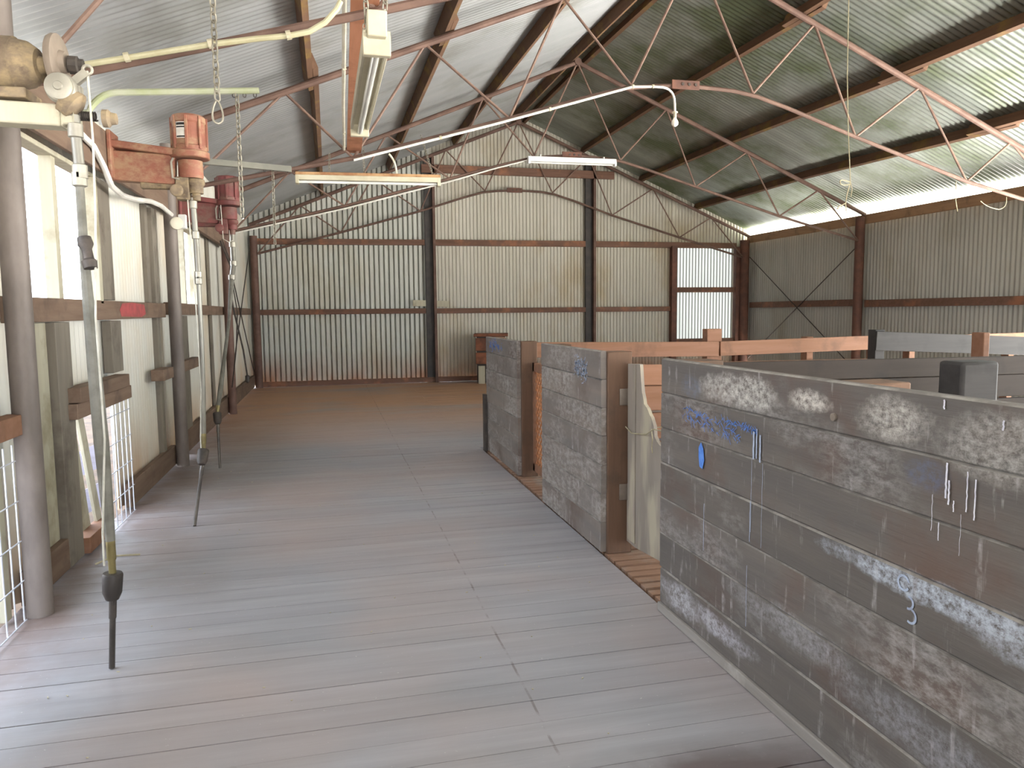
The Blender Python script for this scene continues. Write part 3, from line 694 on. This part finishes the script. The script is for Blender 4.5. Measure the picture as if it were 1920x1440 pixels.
fence('solid dark board fence across the pens just behind the near pen front', 2.225, 4.17, 6.3, 4.17, [(1.18, 1.155, .125, None), (1.05, 1.03, .15, None), (.885, .87, .16, None), (.70, .68, .16, None), (.52, .5, .16, None), (.34, .33, .16, None)], [(.5, 1.1, .1, .08), (.98, 1.15, .1, .08)], mat='darkboard')
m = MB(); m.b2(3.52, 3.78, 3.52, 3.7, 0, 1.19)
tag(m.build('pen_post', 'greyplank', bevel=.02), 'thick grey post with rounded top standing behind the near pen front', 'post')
t = fence('long orange rail fence at the back of the pens, one post standing proud', 1.80, 7.92, 4.42, 7.9, [(1.178, 1.135, .17, None), (.86, .85, .16, None), (.55, .55, .16, None)], [(.985, 1.285, .19, .08), (.45, 1.1, .1, .08)])
fence('orange rail fence continuing right of the proud post', 4.44, 7.9, 6.62, 7.9, [(1.138, 1.172, .17, None), (.90, .885, .05, None), (.6, .6, .16, None)], [(.56, 1.17, .09, .08), (.99, 1.1, .09, .08)])
fence('dark grey plank gate sloping across at the right edge', 5.82, 7.0, 8.4, 7.0, [(1.255, 1.13, .21, 'greyplank')], [(.03, 1.27, .12, .08), (.1, 1.2, .09, .3)], pmat='greyplank')
fence('farthest orange rail showing over the dark plank gate', 7.0, 8.35, 9.6, 8.25, [(1.125, 1.16, .12, None)], [(.2, 1.14, .09, .08), (.8, 1.15, .09, .08)])
fence('orange rail just behind the solid board fence, upper edge lit', 3.3, 4.5, 6.4, 4.5, [(1.13, 1.145, .12, None)], [(.18, 1.12, .09, .08), (.6, 1.3, .06, .5)])

# ------------------------------------------------------------------ crate by the far wall
t = thing('wooden_crate', (3.36, 15.62, 0), 'old dark wooden crate standing by the far wall behind the far pen front', 'crate')
rot = Matrix.Rotation(math.radians(-14), 3, 'Z'); cc = Vector((3.36, 15.62, 0))
def rb(mb, x0, x1, y0, y1, z0, z1):
    c = Vector(((x0 + x1) / 2, (y0 + y1) / 2, (z0 + z1) / 2)); mb.box(cc + rot @ c, (x1 - x0, y1 - y0, z1 - z0), rot)
m = MB(); rb(m, -.30, .30, -.2, .26, .02, 1.0); m.build('body', 'crate_dark', t)
m = MB(); rb(m, -.36, .36, -.26, .30, 1.0, 1.06); m.build('top', 'crate', t, bevel=.004)
for z0, z1 in ((.70, .97), (.42, .66)):
    m = MB(); rb(m, -.32, .32, -.235, -.2, z0, z1); m.build('front_board', 'crate', t, bevel=.008)
m = MB(); rb(m, -.27, -.13, -.24, -.2, .0, .38); m.build('leg', 'timber_pale', t, bevel=.004)
m = MB(); rb(m, .2, .32, -.24, -.2, .0, .40); m.build('leg', 'crate', t, bevel=.004)

# ------------------------------------------------------------------ overhead plank, lights, conduit
m = MB(); m.beam((.195, 2.0, 3.07), (.31, 8.12, 3.19), .145, .035)
tag(m.build('plank', 'plank_red'), 'red-brown plank lying along the truss bottoms above the lengthwise light fitting', 'plank')
def chain_mesh(pts, L=.034, r=.0030, w=.0105):
    mb = MB(); P = [Vector(p) for p in pts]; seg = []
    for a, b in zip(P, P[1:]):
        n = max(1, round((b - a).length / (L * .76)))
        for i in range(n): seg.append((a.lerp(b, i / n), a.lerp(b, (i + 1) / n)))
    for i, (a, b) in enumerate(seg):
        d = (b - a).normalized(); ref = Vector((1, 0, 0)) if abs(d.x) < .8 else Vector((0, 1, 0))
        s1 = (ref - d * ref.dot(d)).normalized(); s2 = d.cross(s1); sd = s1 if i % 2 else s2
        sd = (s1 + s2).normalized() if i % 2 else (s1 - s2).normalized()
        c = (a + b) / 2; h = L / 2 - w; ring = []
        for q in range(10):
            an = 2 * PI * q / 10 + PI / 10; ring.append(c + sd * math.cos(an) * w + d * (math.sin(an) * w + (h if math.sin(an) > 0 else -h)))
        mb.tube(ring, r, 5, closed=True)
    return mb
def light(loc, ang, label, mats, tilt=0.0, L=1.53, ref=False):
    t = thing('light_fitting', loc, label, 'light fitting', 'fluorescent light fittings')
    ca, sa = math.cos(ang), math.sin(ang)
    def X(a, b, c): return (loc[0] + a * ca - b * sa, loc[1] + a * sa + b * ca, loc[2] + c + a * tilt)
    rotm = Matrix.Rotation(ang, 3, 'Z')
    m = MB(); m.beam(X(-L / 2, 0, .045), X(L / 2, 0, .045), .075, .055); m.build('housing', mats[0], t, bevel=.006)
    m = MB()
    for s in (-1, 1): m.beam(X(-L / 2, s * .042, .015), X(L / 2, s * .042, .015), .014, .05)
    m.build('side_rail', mats[1], t, bevel=.003)
    m = MB(); m.tube([X(-L / 2 + .03, 0, -.022), X(L / 2 - .03, 0, -.022)], .0155, 12); m.build('tube', 'tube_glass', t)
    for s in (-1, 1):
        m = MB(); m.beam(X(s * (L / 2 - .035), 0, -.008), X(s * L / 2, 0, -.008), .1, .075); m.build('end_cap', mats[1], t, bevel=.004)
    return t, X
t, X = light((.2, 3.58, 2.50), PI / 2, 'cream light fitting hanging lengthwise below the red-brown plank', ('fitting', 'fitting'), tilt=.035)
chain_mesh([X(-.72, -.03, .07), (.26, 2.72, 3.05)]).build('chain', 'chain', t)
chain_mesh([X(-.72, .03, .07), (.14, 2.72, 3.05)]).build('chain', 'chain', t)
chain_mesh([X(.7, 0, .07), (.24, 4.3, 3.075)]).build('chain', 'chain', t)
m = MB(); m.beam(X(-.80, 0, .055), X(-.68, 0, .055), .07, .09); m.build('gear_box', 'fitting', t, bevel=.005)
t, X = light((.452, 7.98, 2.87), 0, 'rust-edged light fitting hung on chains from the bulb truss', ('fitting_r', 'fitting'), tilt=.01, L=1.47)
chain_mesh([X(-.40, 0, .07), (.06, 8.0, 3.13)]).build('chain', 'chain', t)
chain_mesh([X(-.05, 0, .07), (.40, 8.0, 3.2)]).build('chain', 'chain', t)
chain_mesh([X(.66, 0, .07), (1.0, 8.02, 3.36)]).build('chain', 'chain', t)
m = MB(); m.tube(arc(X(.28, -.01, .07), X(.28, -.01, .2), (.66, 7.985, 3.15)), .011, 7); m.build('flex', 'conduit', t)
t, X = light((4.0, 12.02, 3.965), 0, 'clean white light fitting fixed under the crown of the second truss', ('fitting_w', 'fitting_w'), tilt=.004)
m = MB()
for q in (-.55, .55): m.b2(4.0 + q - .01, 4.0 + q + .01, 12.0, 12.1, 4.03, 4.07)
m.build('bracket', 'fitting_w', t)

def pipe(name, pts, r, mat, label, cat, clips=(), n=9):
    m = MB(); m.tube(pts, r, n)
    if not clips: return tag(m.build(name, mat), label, cat)
    t = thing(name, pts[0], label, cat); m.build('pipe', mat, t)
    for c in clips:
        q = MB(); q.lathe((c[0] - .012, c[1], c[2]), (1, 0, .25), [(0, r * .5), (0, r * 1.6), (.024, r * 1.6), (.024, r * .5)], 10); q.build('clip', 'fitting', t)
    return t
def zb1(x):                                        # bottom chord of the bulb truss
    u = abs(x - XC); pts = [(0, 4.05), (.76, 4.01), (2.16, 3.58), (3.82, 3.10), (5.48, 2.74)]
    for a, b in zip(pts, pts[1:]):
        if u <= b[0]: return lerp(a[1], b[1], (u - a[0]) / (b[0] - a[0]))
    return 2.74
pp = [(x, 7.965, zb1(x) - .03) for x in (.3, .6, 1.2, 1.8, 2.4, 3.0, 3.36)] + [(3.6, 7.965, 3.995)] + arc((3.72, 7.965, 3.995), (3.87, 7.98, 3.98), (3.88, 8.0, 3.84), 6) + [(3.885, 8.0, 3.748)]
pipe('conduit', pp, .0135, 'conduit_w', 'white conduit along the bulb truss from the plank to the bulb', 'conduit', [pp[2], pp[4], pp[6], pp[7]])
t = thing('light_bulb', (3.885, 8.0, 3.60), 'bare pear-shaped bulb hanging from the end of the white conduit', 'light bulb')
m = MB(); m.lathe((3.885, 8.0, 3.745), (0, 0, -1), [(-.0, .012), (.0, .034), (.012, .034), (.012, .018), (.06, .019), (.065, .012)], 14); m.build('socket', 'fitting', t)
m = MB(); m.lathe((3.885, 8.0, 3.685), (0, 0, -1), [(0, .016), (.02, .022), (.04, .034), (.062, .041), (.085, .036), (.10, .018), (.105, .001)], 16); m.build('bulb', 'bulb', t)
pp = [(-1.34, 12.06, 2.735)] + [(x, 12.06, z) for x, z in ((-.5, 2.94), (.3, 3.135), (1.0, 3.33), (1.96, 3.60), (2.7, 3.83), (3.25, 3.98))]
pipe('conduit', pp, .0125, 'conduit_w', 'long white conduit along the second truss from the third machine to the white fitting', 'conduit')
pp = [(-1.2, 4.035, 2.665), (-.9, 4.035, 2.735), (-.52, 4.035, 2.825), (-.3, 4.035, 2.868), (-.15, 4.035, 2.893), (-.05, 4.035, 2.92), (.03, 4.03, 2.97), (.09, 4.02, 3.035), (.11, 4.02, 3.075)]
pipe('conduit', pp, .0145, 'conduit_y', 'yellowed conduit along the nearest truss at the top left', 'conduit', [pp[1], pp[2], pp[4]])
pp = [(.125, 3.7, 3.10), (.135, 4.3, 3.105), (.15, 5.2, 3.12), (.165, 6.2, 3.145), (.19, 7.2, 3.165), (.205, 7.95, 3.17)]
pipe('conduit', pp, .013, 'conduit', 'cream conduit running along the left edge of the overhead plank', 'conduit', [pp[2], pp[4]])
pp = [(-1.445, 5.0, 2.64), (-1.445, 5.45, 2.60), (-1.445, 5.66, 2.51), (-1.445, 5.82, 2.41), (-1.445, 6.1, 2.385), (-1.44, 6.45, 2.41), (-1.42, 6.9, 2.46), (-1.40, 7.2, 2.465), (-1.39, 7.40, 2.445), (-1.385, 7.56, 2.435)]
pipe('conduit', pp, .020, 'conduit_w', 'sagging white conduit on the left wall board below the red machine', 'conduit')
m = MB(); m.lathe((-1.36, 7.62, 2.36), (.4, -1, 0), [(0, .03), (0, .058), (.035, .058), (.04, .05), (.04, .01)], 18)
t = thing('switch_box', (-1.36, 7.7, 2.30), 'round cream junction box with white switch at the end of the sagging conduit', 'switch'); m.build('round_box', 'conduit', t)
m = MB(); m.b2(-1.36, -1.29, 7.72, 7.79, 2.33, 2.46); m.build('switch', 'fitting_w', t, bevel=.006)

# ------------------------------------------------------------------ hanging chains and twine
G2 = 'chains hanging along the left wall'
t = thing('chain', (-.44, 3.5, 2.9), 'nearest chain, ending in an open snap hook, at the top left', 'chain', G2)
chain_mesh([(-.436, 3.5, 3.1), (-.434, 3.5, 2.42)], .042, .004, .013).build('links', 'chain', t)
m = MB(); ring = []
for q in range(20):
    an = 2 * PI * q / 20; zz = math.sin(an); ring.append((-.436 + math.cos(an) * (.012 + .012 * (1 - zz) / 2 * 1.3), 3.5 + math.cos(an) * .004, 2.37 + zz * .048))
m.tube(ring, .0045, 7, closed=True); m.build('snap_hook', 'chain', t)
tag(chain_mesh([(-.44, 4.35, 2.692), (-.44, 4.35, 2.03)], .036, .0034, .011).build('chain', 'chain'), 'chain hanging from the end of the pale green pipe down to the third machine', 'chain', G2)
tag(chain_mesh([(-.40, 6.4, 2.675), (-.405, 6.4, 2.07)], .034, .003, .010).build('chain', 'chain'), 'chain hanging free from the grey pipe before the far wall', 'chain', G2)
pts = [(4.62, 6.05, 4.30), (4.63, 6.05, 3.6), (4.66, 6.05, 3.1), (4.70, 6.05, 2.66)]
m = MB(); m.tube(pts, .0045, 6)
m.tube(arc(pts[-1], (4.55, 6.03, 2.70), (4.58, 6.03, 2.64)) + arc((4.58, 6.03, 2.64), (4.62, 6.04, 2.62), (4.70, 6.05, 2.645))[1:], .005, 6)
m.tube([pts[-1], (4.66, 6.04, 2.55), (4.655, 6.05, 2.46), (4.67, 6.05, 2.38)], .005, 6); m.tube([pts[-1], (4.72, 6.05, 2.6), (4.71, 6.05, 2.53)], .004, 6)
m.tube([(4.655, 6.05, 2.47), (4.58, 6.04, 2.44), (4.555, 6.04, 2.41), (4.585, 6.05, 2.42)], .0045, 6)
tag(m.build('twine', 'twine'), 'long yellow twine with a looped knot hanging from the right roof slope', 'twine')
m = MB(); m.tube([(7.76, 8.0, 3.09), (7.765, 8.0, 2.86), (7.80, 8.0, 2.72)], .006, 6)
tag(m.build('twine', 'twine'), 'short twine end hanging from the bulb truss near the right wall', 'twine')
m = MB(); m.tube(arc((8.55, 8.0, 2.92), (8.58, 8.0, 2.78), (8.44, 8.0, 2.76)) + arc((8.44, 8.0, 2.76), (8.25, 8.0, 2.78), (8.15, 8.0, 2.86))[1:], .0045, 6)
tag(m.build('twine', 'twine'), 'curled pale twine loop on the truss at the right edge', 'twine')

# ------------------------------------------------------------------ shearing machines
def bar_arm(name, p0, p1, r, mat, label, square=False):
    t = thing(name, p0, label, 'pipe arm', 'pipe arms over the shearing stands')
    m = MB()
    if square: m.beam(p0, p1, .045, .045)
    else:
        p0 = Vector(p0); m.tube([(-1.469, p0.y, p0.z - .13)] + arc((p0.x - .08, p0.y, p0.z - .11), p0 + Vector((-.03, 0, -.01)), p0 + Vector((.06, 0, 0)), 6) + [p1], r, 10)
    m.build('arm', mat, t)
    for f in (.83, .9, .97):
        q = Vector(p0).lerp(Vector(p1), f); h = MB()
        h.tube([q + Vector((.008 * math.cos(a), 0, -r - .006 + .012 * math.sin(a))) for a in [i * 2 * PI / 10 for i in range(10)]], .0025, 5, closed=True)
        h.build('hook', 'iron', t)
bar_arm('pipe_arm', (-1.09, 4.35, 2.655), (-.325, 4.35, 2.705), .017, 'arm_pipe', 'pale green pipe arm reaching out at the first machine')
bar_arm('pipe_arm', (-1.469, 6.4, 2.74), (-.255, 6.4, 2.67), .022, 'arm_grey', 'grey square arm reaching out behind the red machine', True)

def motor_machine(loc, label, paintm, drop, sc=1.0, sticker=False):
    """red motor on a wall bracket; loc is the motor axis at bracket underside; drop: list of points of the down tube"""
    t = thing('shearing_machine', (loc[0], loc[1], loc[2]), label, 'shearing machine', 'overhead shearing machines along the left wall')
    x, y, z = loc
    m = MB(); pts = [(-1.46, z - .10), (-1.46, z + .28), (x - .17, z + .205), (x + .13, z + .17), (x + .15, z + .14), (x - .16, z + .135)]
    vs = []
    # cast bracket: web with top flange, widening to a round seat
    m.beam((-1.465, y, z + .07), (x - .10, y, z + .05), .09, .21)
    m.beam((-1.46, y, z + .215), (x, y, z + .16), .17, .05); m.b2(-1.469, -1.44, y - .11, y + .11, z - .03, z + .30)
    m.lathe((x, y, z + .135), (0, 0, 1), [(0, .06), (0, .135), (.05, .135), (.05, .06)], 24)
    m.build('bracket', paintm, t, bevel=.008)
    m = MB(); m.lathe((x, y, z + .187), (0, 0, 1), [(0, .08), (0, .118), (.03, .122), (.035, .112), (.19, .112), (.20, .120), (.235, .118), (.25, .105), (.25, .03), (.265, .025), (.265, .005)], 28)
    mo = m.build('motor', paintm, t)
    q = MB()
    for a in range(8):
        an = a * PI / 4; q.box((x + math.cos(an) * .118, y + math.sin(an) * .118, z + .31), (.02, .02, .23), Matrix.Rotation(an, 3, 'Z'))
    q.build('rib', paintm, mo, bevel=.004)
    if sticker:
        q = MB(); n = 5; vs = []
        for i in range(n + 1):
            an = math.radians(-128 + 38 * i / n)
            for zz in (z + .262, z + .375): vs.append((x + math.cos(an) * .1150, y + math.sin(an) * .1150, zz))
        q.add(vs, [(2 * i, 2 * i + 1, 2 * i + 3, 2 * i + 2) for i in range(n)]); lb = q.build('label', 'label_w', mo); lb['label'] = 'white maker label with black lines'
        for z0, z1 in ((.352, .37), (.335, .345), (.268, .278)):
            q = MB(); vs = []
            for i in range(n + 1):
                an = math.radians(-126 + 34 * i / n)
                for zz in (z + z0, z + z1): vs.append((x + math.cos(an) * .1158, y + math.sin(an) * .1158, zz))
            q.add(vs, [(2 * i, 2 * i + 1, 2 * i + 3, 2 * i + 2) for i in range(n)]); q.build('print', 'label_k', lb)
    m = MB(); m.lathe((x + .0, y, z + .12), (0, 0, -1), [(0, .05), (0, .084), (.11, .086), (.125, .08), (.125, .03)], 22); m.build('friction_drum', paintm, t)
    m = MB(); m.tube([(x - .105, y - .06, z + .13), (x - .12, y - .06, z + .10), (x - .115, y - .06, z - .01), (x - .07, y - .06, z - .02)], .008, 6); m.build('lever', 'mach_grey', t)
    m = MB(); m.b2(x - .10, x - .01, y - .06, y + .06, z - .16, z + .0); m.lathe((x - .09, y - .04, z - .10), (0, -1, 0), [(0, .02), (0, .045), (.05, .045), (.055, .036), (.055, .01)], 16)
    m.b2(x - .34, x - .05, y - .03, y + .03, z - .085, z - .03)
    m.build('gear_housing', 'mach_dust' if sticker else paintm, t, bevel=.008)
    m = MB(); m.lathe((x + .03, y, z - .01), (0, 0, -1), [(0, .03), (0, .06), (.03, .065), (.05, .05), (.10, .05), (.10, .03), (.15, .028), (.15, .012)], 16); m.build('clutch', 'mach_dust' if sticker else paintm, t)
    tube_chain(t, drop)
    return t
def tube_chain(t, d):
    """d: dict of hand-measured points down the drive tube"""
    m = MB(); m.tube(d['top'], d.get('rt', .020), 12)
    tt = m.build('upper_tube', 'tube', t)
    for p in d['top'][1:-1] + d['top'][-1:]:
        q = MB(); r = d.get('rt', .020) * 1.35; q.lathe((p[0], p[1], p[2] - .03), (0, 0, 1), [(0, r * .7), (.005, r), (.055, r), (.06, r * .7)], 14); q.build('collar', 'mach_grey', tt)
    m = MB(); m.tube(d['low'], d.get('rl', [.022] * len(d['low'])), 10); m.build('lower_tube', d.get('lm', 'hose'), t)
    m = MB(); a, b = Vector(d['low'][-1]), Vector(d['socket'])
    m.tube([a.lerp(b, 0), a.lerp(b, .45), a.lerp(b, .5), b], [.019, .019, .015, .015], 10); m.build('ferrule', 'brass', t)
    m = MB(); dd = Vector(d['tip']) - b; dn = dd.normalized()
    m.lathe(b + Vector((0, 0, .035)), dn, [(0, .014), (0, .037), (.01, .041), (.085, .038), (.115, .026), (.12, .014)], 18); m.build('handpiece_socket', 'iron', t)
    m = MB(); m.tube([b + dn * .06, b + dn * .16, b + dn * .165, Vector(d['tip'])], [.0155, .0155, .0125, .0125], 10); m.build('drive_rod', 'rod', t)
    m = MB(); m.tube(d['cord'], .0045, 6); m.build('pull_cord', 'cord', t)
red1 = motor_machine((-.943, 5.95, 2.50), 'dusty orange-red shearing machine with white label, second from the lens', 'mach_orange',
    dict(top=[(-.945, 5.95, 2.36), (-.938, 5.95, 2.31), (-.932, 5.95, 2.09), (-.928, 5.95, 1.80), (-.928, 5.95, 1.76)], low=[(-.928, 5.95, 1.76), (-.928, 5.95, 1.47), (-.928, 5.95, 1.31), (-.935, 5.94, .95), (-.938, 5.90, .62)],
         rl=[.016, .016, .017, .020, .018], lm='tube', socket=(-.940, 5.87, .47), tip=(-.983, 5.60, .004),
         cord=[(-.97, 5.92, 2.34), (-.952, 5.93, 1.6), (-.945, 5.92, .95), (-.958, 5.88, .6), (-.955, 5.86, .5)]), sticker=True)
red2 = motor_machine((-.994, 8.5, 2.515), 'faded dark red shearing machine, third from the lens, beside the middle pipe post', 'mach_red',
    dict(top=[(-.965, 8.5, 2.37), (-.97, 8.5, 2.25), (-.965, 8.48, 2.05), (-.98, 8.40, 1.90)], low=[(-.98, 8.40, 1.90), (-.985, 8.35, 1.80), (-1.01, 8.25, 1.44), (-1.05, 8.12, 1.10), (-1.085, 7.98, .78), (-1.11, 7.92, .60)],
         rl=[.026, .024, .016, .018, .024, .020], lm='hose', rt=.026, socket=(-1.115, 7.87, .50), tip=(-1.09, 7.70, .004),
         cord=[(-1.07, 8.42, 2.9), (-1.06, 8.42, 2.6), (-1.05, 8.42, 2.3), (-1.0, 8.45, 2.27), (-.96, 8.46, 2.29)]))
# nearest machine: old friction drive with a horizontal motor
x, y = -1.0, 3.38
t = thing('shearing_machine', (-1.45, 3.4, 2.3), 'nearest shearing machine, old dirt-caked motor with bare friction disc at the upper left corner', 'shearing machine', 'overhead shearing machines along the left wall')
m = MB(); m.lathe((-1.42, y + .08, 2.50), (1, -.08, 0), [(0, .05), (0, .104), (.255, .104), (.258, .096), (.30, .088), (.335, .062), (.338, .035), (.36, .03)], 26)
mo = m.build('motor', 'mach_dust', t)
q = MB(); q.lathe((-1.30, y + .07, 2.50), (1, -.08, 0), [(0, .108), (0, .116), (.03, .118), (.03, .108)], 26); q.build('motor_band', 'iron', mo)
m = MB(); m.tube([(-1.08, y + .05, 2.50), (-.93, y + .04, 2.50)], .016, 10); m.build('shaft', 'iron', t)
m = MB(); m.lathe((-1.035, y + .045, 2.515), (1, -.06, 0), [(0, .03), (0, .100), (.012, .106), (.026, .106), (.03, .1), (.03, .045), (.05, .04), (.052, .02)], 32); m.build('friction_disc', 'disc', t)
m = MB(); m.lathe((-.975, y + .04, 2.505), (1, 0, 0), [(0, .02), (0, .036), (.03, .036), (.035, .026), (.05, .026), (.05, .01)], 10); m.build('hub_nut', 'iron', t)
m = MB(); m.beam((-1.55, y + .06, 2.315), (-1.0, y + .03, 2.295), .10, .085); m.prism([(y - .02, 2.26), (y + .08, 2.26), (y + .08, 2.30), (y - .02, 2.30)], -1.0, -.955); m.build('support_beam', 'timber_pale', t, bevel=.008)
m = MB(); m.b2(-1.38, -1.12, y - .02, y + .16, 2.355, 2.395); m.build('motor_foot', 'mach_dust', t, bevel=.006)
m = MB(); m.lathe((-.992, y + .03, 2.395), (0, -1, 0), [(0, .03), (0, .058), (.05, .06), (.075, .055), (.08, .052)], 26); gh = m.build('gear_head', 'mach_grey', t)
q = MB(); q.lathe((-.992, y - .048, 2.395), (0, -1, 0), [(0, .02), (0, .050), (.012, .050), (.014, .044), (.016, .018), (.022, .015), (.022, .004)], 26); q.build('cap', 'mach_grey', gh)
m = MB(); m.beam((-.97, y - .01, 2.405), (-.90, y - .01, 2.465), .03, .03); m.b2(-.965, -.925, y - .02, y + .02, 2.37, 2.41)
m.tube([(-.898 + .017 * math.cos(a), y - .012, 2.475 + .017 * math.sin(a)) for a in [i * 2 * PI / 14 for i in range(14)]], .006, 7, closed=True); m.build('pull_arm', 'mach_grey', t)
m = MB(); m.lathe((-.985, y, 2.36), (.75, 0, -.6), [(0, .05), (.0, .058), (.045, .058), (.06, .03)], 20); m.build('clutch_ring', 'mach_dust', t)
m = MB(); m.tube([(-.955 + .07 * i / 70 - .035 + .035, y + .03 + .017 * math.cos(i * .9), 2.305 + .017 * math.sin(i * .9)) for i in range(70)], .0035, 5); m.build('spring', 'iron', t)
m = MB(); m.lathe((-.862, y + .03, 2.30), (1, 0, 0), [(0, .025), (0, .035), (.02, .036), (.03, .025), (.05, .022), (.05, .008)], 14); m.build('spring_cap', 'mach_dust', t)
tube_chain(t, dict(top=[(-.958, y, 2.30), (-.958, y, 2.24), (-.951, y, 2.08), (-.955, y, 2.05)], rt=.021,
    low=[(-.955, y, 2.05), (-.955, y, 1.75), (-.952, y, 1.57), (-.945, y, 1.27), (-.936, y, .98), (-.929, y, .70), (-.926, y, .56)], rl=[.016, .018, .022, .027, .030, .024, .020], lm='hose',
    socket=(-.925, y, .385), tip=(-.951, y, .004),
    cord=[(-.898, y - .015, 2.47), (-.893, y - .015, 2.2), (-.90, y - .02, 1.9), (-.92, y - .03, 1.5), (-.915, y - .03, 1.0), (-.945, y - .03, .6), (-.95, y - .02, .46)]))
m = MB(); m.lathe((-.952, y, 1.82), (.2, -.2, -1), [(0, .015), (0, .026), (.03, .03), (.05, .02), (.09, .02), (.10, .03), (.13, .026), (.13, .01)], 12); m.build('joint', 'iron', t)
# slack hanging wires by the third machine
m = MB(); m.tube([(-1.465, 11.4, 2.56), (-1.34, 11.4, 2.2), (-1.36, 11.4, 1.85), (-1.33, 11.4, 1.6), (-1.22, 11.4, 1.0), (-1.18, 11.4, .62)], .012, 6)
m.lathe((-1.18, 11.4, .64), (0, 0, -1), [(0, .01), (.02, .03), (.1, .03), (.12, .012)], 10)
tag(m.build('hanging_cable', 'iron'), 'slack dark cable with a weight hanging behind the third machine near the corner', 'cable')
m = MB(); m.tube([(-1.465, 11.6, 2.6), (-1.37, 11.6, 2.3), (-1.34, 11.6, 1.9), (-1.3, 11.6, 1.55), (-1.35, 11.7, 1.0), (-1.45, 11.85, .42)], .008, 6)
tag(m.build('hanging_wire', 'iron'), 'thin slanting wire crossing the cable behind the third machine', 'wire')
m = MB(); m.tube([(-1.42, 4.85, .012), (-1.33, 4.93, .03), (-1.2, 4.98, .012)], .006, 5)
tag(m.build('straw', 'straw'), 'pale straw lying on the floor right of the nearest post', 'straw')
m = MB()
for i in range(70):
    xx, yy = random.uniform(-1.3, 1.45), random.uniform(1.6, 8); a = random.uniform(0, PI); L = random.uniform(.004, .014)
    m.box((xx, yy, .0035), (L, .004, .003), Matrix.Rotation(a, 3, 'Z'))
o = m.build('floor_chaff', 'straw', smooth=False); tag(o, 'specks of chaff and straw scattered over the floor boards', 'chaff', None, 'stuff')
